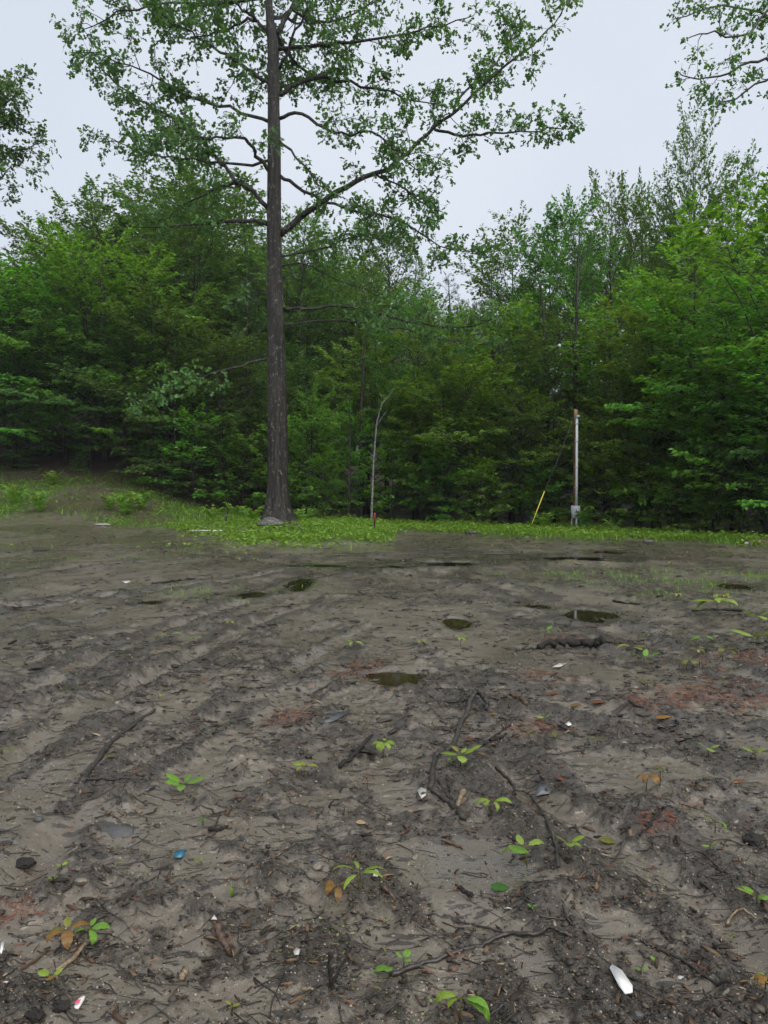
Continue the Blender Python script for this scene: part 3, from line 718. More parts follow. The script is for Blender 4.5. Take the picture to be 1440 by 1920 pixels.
def big_tree(name, label, base, trunk_px, limbs, seed, bark, leaf, dens=1.0, extra=0, flare=True, base_lift=None, ls=.165, ring=24):
    rng = np.random.default_rng(seed); Y0 = base[1]
    root = empty(name, base); tag(root, label, 'tree')
    off = np.asarray(base, float)
    # trunk
    ctr = np.array([at(a, b, Y0) for a, b, w in trunk_px]); rad = np.array([w / 2 * Y0 / FPX for a, b, w in trunk_px])
    P = catmull(ctr, 70); R = np.interp(np.linspace(0, 1, 70), np.linspace(0, 1, len(rad)), rad)
    th = np.arange(ring) * 2 * math.pi / ring; V = []
    for p, r in zip(P, R):
        hh = p[2] - base[2]
        rr = r * (1 + .05 * vn(3 * np.cos(th) + 7, 3 * np.sin(th) + hh * .8, 3) + .035 * np.sin(th * 9 + 2 * vn(hh * 1.3, 0, 5)))
        if flare: rr = rr + r * 1.05 * np.exp(-max(hh, 0) / .42) * (1 + .55 * np.sin(th * 5 + .7))
        V.append(np.stack([p[0] + rr * np.cos(th), p[1] + rr * np.sin(th), np.full(ring, p[2])], -1))
    V = np.concatenate(V) - off
    i = np.arange(69)[:, None] * ring; j = np.arange(ring)[None]
    Qd = np.stack([i + j, i + (j + 1) % ring, i + ring + (j + 1) % ring, i + ring + j], -1).reshape(-1, 4)
    obj('trunk', mesh_np('trunk', V, [Qd], [bark], True), root)
    out = [[], [], [], []]; tw = Acc()
    def limb(Pm, r0, r1, dn, start, sub_l):
        Pm = Pm + np.concatenate([[[0, 0, 0]], rng.normal(0, .035, (len(Pm) - 1, 3))])
        a = Acc(); a.tube(Pm - off, np.linspace(r0, r1, len(Pm)) , 8); a.build('limb', bark, root, True)
        leafy_limb(rng, Pm, r0, tw, out, dn, start, sub_l, ls)
    for pts, dy, w0, dn, start, sub_l in limbs:
        n = len(pts); Pm = np.array([at(a, b, Y0 + dy * (q / (n - 1)) ** 1.1) for q, (a, b) in enumerate(pts)])
        limb(catmull(Pm, max(6, 3 * n)), w0 / 2 * Y0 / FPX, .012, dn * dens, start, sub_l)
    zt = ctr[:, 2].max(); zb = extra[1] if extra else 0
    for q in range(extra[0] if extra else 0):   # limbs that grow toward and away from the viewer, and the top above the frame
        t = q / extra[0]; z = zb + (zt - zb) * t; az = q * 2.4 + rng.normal(0, .3); L = extra[2] * (1 - .75 * t) * rng.uniform(.75, 1.15); el = .15 + .75 * t
        if z < extra[3]: az = math.pi / 2 + rng.normal(0, .5)
        c = np.array([np.interp(z, ctr[:, 2][::1], ctr[:, 0]), Y0, z]); pts = [c]
        for s in range(5):
            pts.append(pts[-1] + np.array([math.cos(az) * math.cos(el), math.sin(az) * math.cos(el), math.sin(el)]) * L / 5); az += rng.normal(0, .15); el += rng.normal(0, .12)
        limb(catmull(pts, 12), .035 + .011 * L, .012, dens, .25, (.8, 2.0))
    if tw.n:
        Vt, Ft = np.concatenate(tw.V) - off, [np.concatenate(f) for f in tw.F.values()]
        tag(obj('fine_twigs', mesh_np('fine_twigs', Vt, Ft, [M['bark']]), root), kind='stuff')
    Pl, Dl, Nl, Sl = [np.concatenate(o) for o in out]
    V, F = leafcloud(Pl - off, Dl, Nl, Sl, *OAK)
    obj('crown', mesh_np('crown', V, F, [leaf]), root); print(name, 'leaves', len(Pl))
    return root

S_, L_ = (.5, 1.2), (.8, 2.0)
OAK_TRUNK = [(521, 1000, 44), (521, 985, 43), (520, 940, 39), (521, 850, 37), (519, 700, 34), (516, 560, 30), (514, 440, 27), (514, 300, 24), (513, 200, 22), (512, 90, 21), (505, 20, 14), (500, -120, 12), (508, -300, 9), (512, -480, 4)]
OAK_LIMBS = [  # pixels from trunk outward, depth drift, width px, density, start
 ([(503, 422), (470, 414), (400, 416), (330, 424), (240, 425)], -1.2, 9, .8, .3, S_),
 ([(503, 390), (470, 356), (440, 343), (400, 356), (350, 382), (318, 402), (290, 432)], 1.0, 9, .75, .25, S_),
 ([(445, 345), (425, 318), (400, 290), (365, 245), (300, 207), (250, 182), (208, 145), (182, 125)], 1.5, 8, 1.15, .15, L_),
 ([(504, 320), (480, 290), (465, 265), (440, 256), (380, 259), (320, 248), (262, 262)], -2.2, 8, 1.05, .2, L_),
 ([(505, 158), (470, 135), (430, 106), (380, 76), (340, 50), (290, 20)], -1.0, 8, 1.1, .15, L_),
 ([(503, 62), (480, 38), (450, 42), (420, 56), (380, 72), (320, 70)], 1.6, 7, 1.1, .2, L_),
 ([(480, 38), (455, 18), (425, -5), (380, -40)], -.8, 6, 1.1, .2, L_),
 ([(500, -10), (430, 5), (360, 8), (250, 15), (195, 38), (150, 60)], 2.0, 6, 1.1, .2, L_),
 ([(505, 672), (460, 682), (400, 700), (340, 716), (280, 738)], -3.2, 5, 1.05, .45, S_),
 ([(503, 548), (470, 556), (430, 572)], 1.0, 4, .7, .3, S_),
 ([(525, 440), (560, 410), (582, 394), (640, 356), (700, 326), (760, 290), (800, 250), (850, 212), (930, 140), (990, 90), (1040, 45), (1066, 2)], -.8, 13, .95, .25, L_),
 ([(815, 243), (860, 252), (910, 250), (960, 248), (1020, 243), (1075, 240)], -1.2, 6, 1.15, .2, S_),
 ([(850, 212), (880, 160), (930, 120), (960, 60), (955, 20)], 1.2, 5, 1.1, .2, L_),
 ([(524, 178), (560, 155), (630, 150), (700, 165), (770, 186), (830, 200)], 1.2, 9, 1.0, .2, L_),
 ([(525, 222), (560, 211), (600, 236), (640, 250), (700, 250), (745, 290), (800, 330)], -1.5, 7, 1.0, .25, L_),
 ([(525, 330), (560, 352), (620, 385), (700, 400), (770, 425), (820, 460), (885, 472)], -1.2, 7, 1.15, .22, (.6, 1.6)),
 ([(530, 578), (580, 575), (650, 575), (720, 590), (800, 610), (880, 610), (950, 590)], -1.5, 6, 1.0, .25, S_),
 ([(530, 612), (600, 600), (680, 605), (760, 620), (850, 640), (915, 645)], 1.2, 4, .9, .25, S_),
 ([(522, 92), (590, 85), (650, 78), (740, 65), (820, 50), (890, 30)], -1.2, 8, 1.05, .2, L_),
 ([(518, 62), (545, 10), (560, -60), (600, -160), (650, -260)], 1.0, 10, 1.0, .2, L_),
 ([(545, 12), (590, 44), (650, 30), (720, 0), (790, -30)], 1.8, 6, 1.05, .2, L_),
 ([(525, 265), (560, 300), (595, 345), (640, 370)], -1.5, 5, .6, .3, S_),
 ([(524, 130), (552, 70), (585, 0), (620, -80)], -1.4, 6, 1.0, .25, L_),
 ([(700, 326), (740, 345), (790, 380), (830, 400)], -.8, 4, 1.2, .2, S_),
 ([(528, 500), (570, 496), (620, 520), (700, 548)], 1.0, 4, .6, .3, S_),
 ([(524, 480), (590, 470), (680, 440), (760, 450)], 2.0, 4, 1.0, .25, S_),
 ([(510, 300), (440, 310), (370, 300), (300, 290), (240, 275), (180, 262)], 1.4, 6, .95, .35, L_),
 ([(508, 230), (440, 205), (370, 190), (300, 150), (230, 120), (170, 95)], .6, 7, 1.05, .3, L_),
]
big_tree('oak_tree', 'large oak with dark furrowed trunk standing on the grassy mound', (float(OAKP[0]), 24.0, float(macro(OAKP[0], 24.0)) - .05), OAK_TRUNK, OAK_LIMBS, 11,
         M['bark_oak'], M['leaf_oak'], 1.2, (14, 15.5, 5.5, 18.8))

def side_tree(name, label, px, Y, trunk, limbs, seed, leaf, ls, dens):
    x = (px - 720) / FPX * Y; b = (x, Y, float(macro(x, Y)) - .1)
    big_tree(name, label, b, trunk, limbs, seed, M['bark'], leaf, dens, 0, False, None, ls, 12)
side_tree('oak_tree', 'dark tree whose leafy limbs hang in at the upper left corner', -190, 25,
          [(-190, 1000, 30), (-190, 600, 26), (-185, 200, 20), (-180, -100, 12), (-180, -300, 4)],
          [([(-188, 330), (-130, 270), (-60, 230), (0, 200), (40, 165)], -.5, 9, 1.25, .35, S_), ([(-188, 400), (-120, 330), (-50, 290), (20, 285), (75, 268)], .8, 6, 1.0, .4, S_),
           ([(-188, 450), (-110, 400), (-60, 350), (0, 330), (20, 310)], -.8, 8, .9, .45, S_), ([(-188, 250), (-120, 190), (-40, 160), (10, 150)], 1.0, 8, 1.25, .4, S_),
           ([(-188, 480), (-110, 440), (-50, 390), (-10, 375)], 1.2, 7, .8, .4, S_), ([(-188, 360), (-130, 300), (-60, 260), (-5, 240), (30, 235)], .2, 8, 1.1, .4, S_)], 21, M['leaf_oak'], .16, 1.6)
side_tree('ash_tree', 'slender tree whose open leafy limbs hang in at the upper right corner', 1640, 20,
          [(1640, 1040, 30), (1640, 600, 26), (1632, 200, 20), (1630, -100, 12), (1630, -300, 4)],
          [([(1635, 260), (1560, 180), (1480, 130), (1420, 115), (1360, 140), (1310, 150), (1275, 140)], -.5, 8, .75, .4, S_), ([(1635, 160), (1560, 80), (1490, 40), (1420, 22), (1340, 10), (1270, 38)], .8, 8, .85, .4, S_),
           ([(1635, 320), (1560, 240), (1490, 140), (1430, 150), (1370, 190), (1340, 200)], .3, 7, .7, .45, S_), ([(1635, 80), (1560, 10), (1480, -20), (1400, 60), (1330, 65), (1290, 70)], -.8, 7, .75, .4, S_)], 22, M['leaf_oak'], .14, 1.25)

# ------------------------------------------------------------------ thin stems in front of the wood
def stem(name, label, pts, Y, w, mat, twigs=()):
    P = np.array([at(a, b, Y) for a, b in pts]); b = P[0].copy(); b[2] = float(macro(b[0], Y)) - .05; P[0] = b
    root = empty(name, tuple(b)); tag(root, label, 'tree', 'thin stems before the dark wood')
    a = Acc(); C = catmull(P, 24) - b; C[1:] += np.random.default_rng(int(pts[0][0])).normal(0, .16 * w, (23, 3)); a.tube(C, np.linspace(w, w * .28, 24), 8); a.build('trunk', mat, root, True)
    for tw in twigs:
        a = Acc(); a.tube(catmull([at(p, q, Y) for p, q in tw], 10) - b, np.linspace(w * .4, .006, 10), 5); a.build('branch', mat, root, True)
stem('birch_tree', 'thin leaning white birch stem with a bent broken top', [(696, 984), (698, 930), (701, 860), (706, 800), (713, 765), (722, 748)], 30.4, .052, M['bark_pale'], [[(718, 756), (732, 738), (742, 722)], [(706, 800), (718, 780), (726, 770)]])
stem('birch_tree', 'thin grey dead stem left of the white birch', [(655, 968), (655, 900), (656, 820), (655, 742)], 31.5, .055, M['bark'])
stem('birch_tree', 'slim straight stem rising between birch and oak', [(677, 968), (675, 880), (678, 760), (684, 640), (688, 560)], 33.5, .10, M['bark'])
stem('maple_tree', 'dark leaning stem crossing the bright leaves at the right edge', [(1462, 1010), (1452, 860), (1440, 740), (1415, 640), (1385, 560), (1345, 500)], 21.0, .045, M['bark'], [[(1440, 740), (1400, 700), (1370, 690)], [(1415, 640), (1380, 655), (1340, 660)], [(1395, 585), (1430, 575), (1460, 570)]])
stem('maple_tree', 'straight dark stem rising directly above the top of the service pole', [(1081, 1000), (1080, 860), (1079, 720), (1081, 600), (1084, 500), (1088, 440)], 31.6, .11, M['bark'], [[(1083, 520), (1100, 470), (1118, 430)], [(1080, 640), (1062, 600), (1050, 570)]])
stem('maple_tree', 'bare dark stem left of the service pole among the leaves', [(1030, 1000), (1028, 860), (1024, 720), (1020, 600), (1010, 520)], 33.0, .13, M['bark'], [[(1021, 620), (1000, 570), (985, 540)]])
stem('maple_tree', 'forked dark trunk on the hillside left of the oak', [(196, 900), (195, 780), (194, 660), (192, 560), (190, 500), (184, 455)], 37.6, .17, M['bark'], [[(191, 540), (172, 505), (150, 480), (135, 450)], [(190, 505), (204, 480), (214, 440)]])
stem('maple_tree', 'slim dark stem in the shade right of the service pole', [(1135, 1000), (1136, 860), (1134, 740), (1136, 620)], 31.5, .09, M['bark'])
stem('maple_tree', 'grey straight stem in the wood right of the service pole', [(1262, 1000), (1263, 900), (1265, 800), (1262, 700)], 28.0, .07, M['bark'])

# ------------------------------------------------------------------ service pole with meter box, and its guy
M['pole_wood'] = barkmat('treated pole wood', (.06, .028, .018), (.17, .09, .06), (30, 30, 1.2), None, .3, .01)
M['pole_top'] = plain('sun bleached wood', (.30, .20, .12), .7, .3, .3, 20)
M['pvc'] = plain('grey plastic conduit', (.42, .44, .47), .4, .45, .08, 8)
M['steel'] = plain('painted grey steel', (.27, .29, .31), .45, .5, .12, 12)
M['dark'] = plain('dark metal', (.02, .02, .022), .4, .5, .2)
M['glassy'] = plain('meter glass', (.42, .44, .46), .12, .6, .1)
M['yellow'] = plain('yellow plastic guard', (.62, .52, .05), .45, .4, .12, 10)
M['red'] = plain('red paint', (.22, .025, .02), .5, .4, .2)
def pole():
    Y = 27.4; b = at(1078, 992, Y); b[2] = hz(b[0], Y); k = Y / FPX; H = at(1078, 768, Y)[2] - b[2]
    root = empty('service_pole', tuple(b)); tag(root, 'wooden service pole with grey conduit and meter box at the wood edge', 'utility pole')
    a = Acc(); zz = np.linspace(-.3, H - .42, 12); a.tube(np.stack([.004 * np.sin(zz * 3), 0 * zz, zz], -1), np.linspace(.085, .075, 12), 14); a.build('post', M['pole_wood'], root, True)
    a = Acc(); a.tube([(0, 0, H - .418), (0, 0, H - .03), (.004, 0, H)], [.074, .070, .060], 14); a.build('post_top', M['pole_top'], root, True)
    zb0, zb1 = at(0, 971, Y)[2] - b[2], at(0, 948, Y)[2] - b[2]
    a = Acc(); a.tube([(.018, -.125, zb1 - .01), (.018, -.125, 1.6), (.010, -.125, H - .36)], .045, 14); a.build('conduit', M['pvc'], root, True)
    for z in (1.5, 2.25, 3.2, H - .55):
        a = Acc(); a.tube([(.016, -.125, z), (.016, -.125, z + .03)], .052, 14); a.box((.014, -.085, z + .015), (.15, .06, .028)); a.build('strap', M['steel'], root)
    a = Acc(); a.tube(catmull([(.010, -.125, H - .36), (.012, -.13, H - .28), (.05, -.15, H - .25), (.075, -.16, H - .30)], 10), [.045] * 4 + [.05] * 6, 12); a.build('weatherhead', M['steel'], root, True)
    a = Acc(); a.tube(catmull([(.07, -.16, H - .30), (.12, -.16, H - .42), (.17, -.15, H - .30), (.18, -.14, H - .12), (.19, -.14, H - .55)], 20), .007, 5); a.build('cable_tail', M['dark'], root, True)
    # meter box
    zc = (zb0 + zb1) / 2; hb = zb1 - zb0
    a = Acc(); a.box((-.005, -.16, zc), (.285, .13, hb)); bx = a.build('meter_box', M['steel'], root)
    bv = bx.modifiers.new('bevel', 'BEVEL'); bv.width = .012; bv.segments = 2
    a = Acc(); a.box((.012, -.2285, zc - .01), (.225, .010, hb - .07)); cv = a.build('cover', M['steel'], bx)
    a = Acc(); th = np.linspace(0, 2 * math.pi, 20); a.tube([(.03, -.233, zc + .06), (.03, -.262, zc + .06)], .068, 20); a.build('rim', M['dark'], bx, True)
    a = Acc(); a.tube([(.03, -.262, zc + .06), (.03, -.30, zc + .06), (.03, -.315, zc + .06)], [.056, .054, .03], 20); a.build('meter_dial', M['glassy'], bx, True)
    a = Acc(); a.add([(-.06, -.2345, zc - .03), (-.02, -.2345, zc - .03), (.03, -.2345, zc + .02), (.02, -.2345, zc + .035), (-.03, -.2345, zc + .01)], [[0, 1, 2, 3, 4]]); a.build('dark_mark', M['dark'], bx)
    a = Acc(); a.box((.02, -.2365, zc - .12), (.10, .006, .035)); a.build('latch', M['dark'], bx)
    a = Acc(); a.box((-.165, -.15, zc + .03), (.03, .10, hb * .9)); a.build('side_flange', M['steel'], bx)
    a = Acc(); a.tube([(.018, -.15, zb0 + .01), (.018, -.15, .3), (.02, -.15, -.2)], .038, 12); a.build('lower_conduit', M['pvc'], root, True)
    a = Acc(); a.tube([(-.145, -.12, zb0 + .05), (-.15, -.12, -.2)], .014, 8); a.build('ground_rod', M['pvc'], root, True)
    g = at(992, 995, Y - .6); g[2] = hz(g[0], g[1]); top = np.array([b[0] - .06, Y, at(1075, 783, Y)[2]])
    r2 = empty('guy_wire', tuple(g)); tag(r2, 'dark guy wire with yellow guard slanting left from the service pole', 'guy wire')
    mid = at(1021, 921, Y - .35)
    a = Acc(); a.tube(np.array([top, top * .5 + mid * .5 + (0, 0, -.04), mid, g]) - g, .012, 6); a.build('wire', M['dark'], r2)
    a = Acc(); a.tube(np.array([mid, mid * .5 + g * .5 + (.01, 0, .0), g - (0, 0, .05)]) - g, .019, 10); a.build('guard', M['yellow'], r2, True)
pole()
def stake(px, y0, y1, Y, label, redtop):
    b = at(px, y1, Y); b[2] = hz(b[0], Y); h = at(px, y0, Y)[2] - b[2]
    r = empty('marker_stake', tuple(b)); tag(r, label, 'stake', 'marker stakes in the grass')
    a = Acc(); a.tube([(0, 0, -.2), (.004, 0, h * .6), (.008, 0, h * (.62 if redtop else 1))], .028, 8); a.build('post', M['dark'], r, True)
    if redtop: a = Acc(); a.tube([(.008, 0, h * .6), (.010, 0, h * .98), (.010, 0, h)], [.030, .030, .016], 8); a.build('cap', M['red'], r, True)
stake(702, 961, 1004, 23.2, 'short black stake with a red top in the grass right of the oak', True)
stake(424, 962, 986, 26.0, 'small plain dark stake in the grass left of the oak', False)

# ------------------------------------------------------------------ rocks, boards
def rock_mesh(seed, d, jag=.25, n=2):
    import bmesh
    bm = bmesh.new(); bmesh.ops.create_icosphere(bm, subdivisions=n, radius=1)
    rng = np.random.default_rng(seed); pl = nrm(rng.normal(0, 1, (9, 3))); of = rng.uniform(.62, .95, 9)
    for v in bm.verts:
        p = np.array(v.co)
        for a, b in zip(pl, of):
            q = p @ a
            if q > b: p = p - a * (q - b) * .92
        p = p * (1 + jag * .3 * rng.normal())
        v.co = p * np.array(d) / 2
    me = bpy.data.meshes.new('rock'); bm.to_mesh(me); bm.free(); return me
M['rock'] = barkmat('grey ledge rock', (.055, .055, .052), (.17, .165, .155), (5, 5, 16), None, .6, .02)
M['slate'] = plain('wet slate', (.045, .045, .044), .65, .5, .3, 25, .3)
M['sandstone'] = plain('pale muddy stone', (.13, .112, .085), .5, .4, .35, 25, .4)
M['white'] = plain('white plastic', (.56, .56, .54), .35, .5, .06, 20)
M['dirty_white'] = plain('dirty white scrap', (.34, .33, .30), .5, .4, .3, 40)
def rock(px, py, wpx, hpx, mat, label, Y=None, sink=.35, name='rock', cat='rock', group='stones on the ground', seed=None, dep=None, jag=.22, n=2):
    if Y: b = at(px, py, Y); b[2] = hz(b[0], Y)
    else: b = gnd(px, py)
    k = b[1] / FPX; w, h = wpx * k, hpx * k
    me = rock_mesh(seed or int(px + py), (w, dep or w * .7, h), jag, n); me.materials.append(mat)
    o = obj(name, me); o.location = (b[0], b[1], b[2] + h * (.5 - sink)); tag(o, label, cat, group); return o
rock(511, 995, 62, 26, M['rock'], 'grey ledge rock at the foot of the oak', 23.2, .25, jag=.15, n=3)
rock(553, 1000, 30, 16, M['rock'], 'small mossy rock right of the oak foot', 23.0, .4)
rock(455, 1003, 26, 12, M['rock'], 'half buried grey stone left below the oak ledge rock', 22.0, .4)
rock(932, 996, 24, 10, M['rock'], 'grey stone at the wood edge left of the guy wire', 28.4, .3)
rock(882, 1000, 30, 9, M['rock'], 'low flat stone at the mud edge before the middle trees', 24.6, .3)
rock(1215, 1019, 22, 8, M['rock'], 'pale stone at the grass edge right of the service pole', 20.8, .3)
rock(1425, 1021, 60, 16, M['twig_brown'], 'low dark soil heap at the right edge of the grass', 19.6, .3, 'soil_heap', 'soil heap', 'soil heaps', n=3)
rock(1400, 1016, 8, 7, M['dirty_white'], 'small white lump on the soil heap at the right edge', 19.4, .0)
rock(194, 994, 34, 5, M['dirty_white'], 'flat whitish slab at the far left mud edge', 26.5, .2)
o = Acc(); p0, p1 = at(353, 988, 22.6), at(423, 988, 22.9); zc = hz((p0[0] + p1[0]) / 2, 22.7) + .06
o.box(((p0[0] + p1[0]) / 2, 22.75, zc), (p1[0] - p0[0], .09, .04)); o = o.build('white_board', M['white']); tag(o, 'long thin white board lying in the grass left of the oak', 'board')
rock(218, 1560, 66, 24, M['slate'], 'flat blue grey slate stone in the left foreground', None, .55, seed=5)
rock(72, 1540, 20, 16, M['slate'], 'small dark angular stone left of the flat slate', None, .3)
rock(280, 1545, 10, 8, M['slate'], 'small dark pebble right of the flat slate', None, .3)
rock(150, 1672, 84, 20, M['sandstone'], 'long pale mud coated stone at the left', None, .55, seed=9)
rock(152, 1655, 26, 14, M['sandstone'], 'rounded grey stone touching the long pale stone', None, .4)
rock(595, 1630, 20, 17, M['sandstone'], 'olive round pebble left of the yellowing seedling', None, .35)
rock(586, 1614, 22, 10, M['slate'], 'brown flat pebble just behind the olive pebble', None, .4)
rock(490, 1782, 18, 13, M['slate'], 'grey angular pebble right of the bark stub', None, .3)
rock(1195, 1905, 30, 26, M['slate'], 'square grey slate chip below the white shard', None, .5, seed=14)
rock(1277, 1832, 16, 9, M['dirty_white'], 'pale oval pebble below the thin dark twig', None, .35)
rock(778, 1610, 16, 12, M['sandstone'], 'small tan stone at the left rim of the wet hollow', None, .3)
rock(940, 1288, 20, 9, M['sandstone'], 'pale flat stone near the red litter patch', None, .3)
rock(1190, 1288, 18, 7, M['sandstone'], 'cream flat stone by the red litter patch', None, .2)
rock(65, 1908, 40, 26, M['charcoal'], 'large black clod in the bottom left corner', None, .35, 'mud_clod', 'clod', 'black clods', jag=.38, n=3)
rock(42, 1625, 50, 18, M['charcoal'], 'flat black matted clod at the left edge', None, .4, 'mud_clod', 'clod', 'black clods', jag=.38, n=3)
rock(115, 1897, 34, 22, M['charcoal'], 'black clod beside the pink and white scrap', None, .35, 'mud_clod', 'clod', 'black clods', jag=.38, n=3)
rock(1412, 1580, 52, 26, M['charcoal'], 'black lump of rotten wood at the right edge', None, .35, 'mud_clod', 'clod', 'black clods', jag=.3, n=3)
# ------------------------------------------------------------------ grass and low weeds (uncountable)
def scatter_grass():
    rng = np.random.default_rng(31); n = 420000
    Y = rng.uniform(9, 38, n); x = rng.uniform(-.64, .64, n) * Y
    M_ = masks(x, Y); g = M_[3]
    keep = rng.random(n) < g * np.where(Y < 18.5, .55, .62)
    x, Y = x[keep], Y[keep]; z = height(x, Y)
    m = len(x); kind = rng.random(m); pn = fbm(x * .6, Y * .6, 3, 301)
    isb = (kind < .30 + .6 * pn + .25 * (x < -7)) | (Y < 18)
    # broad low leaves
    a = ~isb; na = a.sum(); P = np.stack([x[a], Y[a], z[a] + rng.uniform(.01, .14, na) * (1 + 2.2 * np.clip(pn[a] + .1, 0, 1))], -1)
    th = rng.uniform(0, 6.28, na); D = np.stack([np.cos(th), np.sin(th), rng.normal(-.05, .3, na)], -1); N = rng.normal(0, .35, (na, 3)); N[:, 2] += 1
    V, F = leafcloud(P, D, N, rng.uniform(.06, .14, na), *KITE)
    o = obj('ground_cover', mesh_np('ground_cover', V, F, [M['leaf_ground']])); tag(o, 'low bright green weeds covering the verge and oak mound', 'weeds', kind='stuff')
    b = isb; nb = b.sum(); P = np.stack([x[b], Y[b], z[b] - .01], -1); th = rng.uniform(0, 6.28, nb)
    D = np.stack([np.cos(th) * .55, np.sin(th) * .55, np.ones(nb)], -1); N = np.stack([np.cos(th + 1.57), np.sin(th + 1.57), np.zeros(nb)], -1)
    N = np.stack([-np.cos(th), -np.sin(th), .5 * np.ones(nb)], -1)
    BL = ([(0, -.05, 0), (0, .05, 0), (.55, -.04, .02), (.55, .04, .02), (1, 0, -.18)], [[(0, 1, 3), (0, 3, 2), (2, 3, 4)]])
    hgt = np.where(Y[b] < 18.5, rng.uniform(.04, .09, nb), rng.uniform(.08, .26, nb) * (.75 + .5 * np.clip(pn[b] * 3, 0, 1)))
    V, F = leafcloud(P, D, N, hgt, *BL)
    o = obj('grass', mesh_np('grass', V, F, [M['grass']])); tag(o, 'short bright grass along the verge and bank', 'grass', kind='stuff'); print('cover', na, nb)
scatter_grass()

def fern(px, Y, w, h, nf, label, seed):
    x = (px - 720) / FPX * Y; b = (x, Y, hz(x, Y)); rng = np.random.default_rng(seed)
    r = empty('fern', b); tag(r, label, 'fern', 'ferns on the bank')
    for q in range(nf):
        a = Acc(); th = q * 6.283 / nf + rng.normal(0, .25); l = w / 2 * rng.uniform(.7, 1.15); hh = 1.35 * h * rng.uniform(.7, 1.1)
        t = np.linspace(0, 1, 9); arc = np.stack([np.cos(th) * l * t, np.sin(th) * l * t, hh * np.sin(t * 2.2) * (1 - .25 * t)], -1)
        a.tube(arc, np.linspace(.008, .003, 9), 3, False)
        side = np.array([-math.sin(th), math.cos(th), 0])
        for i_ in range(1, 9):
            for sg in (-1, 1):
                tp = arc[i_] + side * sg * l * .30 * (1.1 - t[i_]) + (np.cos(th) * l * .06, np.sin(th) * l * .06, -.03); fw = (arc[i_] - arc[i_ - 1]) * .75
                a.add([arc[i_], arc[i_] - fw, tp], [(0, 1, 2)])
        a.build('frond', M['leaf_ground'], r)
for a in [(235, 29.5, 1.7, .75, 14, 'rounded bright fern mound at the foot of the brown slope', 1), (265, 30.5, 1.5, .7, 12, 'fern right behind the bright fern mound', 2), (205, 30.2, 1.3, .6, 11, 'fern at the left side of the bright fern mound', 12),
          (75, 29.6, 1.6, .8, 14, 'tall pale fern on the grassy left bank', 3), (30, 30.6, 1.5, .7, 12, 'fern at the left picture edge on the bank', 4), (100, 33.5, 1.4, .6, 11, 'fern at the top of the left bank', 5),
          (400, 29.5, 1.3, .55, 11, 'fern in the shade left of the oak behind the small stake', 6), (475, 27.8, 1.4, .55, 12, 'fern just left of the oak foot', 7), (440, 30.5, 1.3, .6, 11, 'shaded fern between the small stake and the oak', 8),
          (1020, 27.8, 1.2, .5, 10, 'fern near the foot of the yellow guy guard', 9), (1150, 25.8, 1.1, .4, 10, 'fern in the verge right of the service pole', 10), (570, 26.5, 1.1, .45, 10, 'fern just right of the oak foot', 13)]:
    fern(*a)

# ------------------------------------------------------------------ loose debris on the mud (uncountable)
def near_points(rng, n, y0=1.75, y1=9.0, pw=1.0):
    u = rng.random(n); inv = 1 / y0 + (1 / y1 - 1 / y0) * u ** pw; Y = 1 / inv; x = rng.uniform(-.60, .60, n) * (Y + .5); return x, Y
ICO_V = None
def clod_templates():
    import bmesh
    bm = bmesh.new(); bmesh.ops.create_icosphere(bm, subdivisions=1, radius=1); bm.verts.ensure_lookup_table()
    V = np.array([v.co[:] for v in bm.verts]); F = np.array([[v.index for v in f.verts] for f in bm.faces]); bm.free(); return V, F
CV, CF = clod_templates()
CVo = np.array([(1, 0, 0), (0, 1, 0), (-1, 0, 0), (0, -1, 0), (0, 0, 1), (0, 0, -1)], float); CFo = np.array([(0, 1, 4), (1, 2, 4), (2, 3, 4), (3, 0, 4), (1, 0, 5), (2, 1, 5), (3, 2, 5), (0, 3, 5)])
def lumps(rng, x, Y, size, T, TF, squash=.6, sink=.3, jag=.3):
    n = len(x); z = height(x, Y); V = np.repeat(T[None], n, 0) * (1 + jag * rng.normal(0, 1, (n, len(T), 1)).clip(-1.6, 1.6))
    sc3 = np.stack([rng.uniform(.7, 1.35, n), rng.uniform(.7, 1.35, n), squash * rng.uniform(.6, 1.3, n)], -1) * size[:, None]
    V = V * sc3[:, None]; th = rng.uniform(0, 6.28, n); c, s = np.cos(th)[:, None], np.sin(th)[:, None]
    V = np.stack([V[..., 0] * c - V[..., 1] * s, V[..., 0] * s + V[..., 1] * c, V[..., 2]], -1)
    V += np.stack([x, Y, z + sc3[:, 2] * (1 - 2 * sink) * .5], -1)[:, None]
    return V.reshape(-1, 3), (TF[None] + (np.arange(n) * len(T))[:, None, None]).reshape(-1, 3)
M['clods'] = islandmat('dark clods', ((0, (.016, .013, .010)), (.4, (.024, .020, .015)), (.75, (.050, .041, .030)), (1, (.11, .092, .068))), .6, .4, 90)
M['grit'] = islandmat('grit', ((0, (.05, .045, .04)), (.3, (.14, .12, .095)), (.65, (.24, .21, .17)), (.9, (.24, .22, .185)), (1, (.30, .29, .26))), .5, .4)
M['chips'] = islandmat('bark chips', ((0, (.012, .010, .008)), (.45, (.035, .025, .018)), (.75, (.075, .046, .028)), (.93, (.14, .095, .055)), (1, (.26, .21, .14))), .75, .25)
M['redneedles'] = islandmat('red needle litter', ((0, (.05, .015, .008)), (.6, (.15, .042, .016)), (1, (.27, .085, .03))), .55, .3)
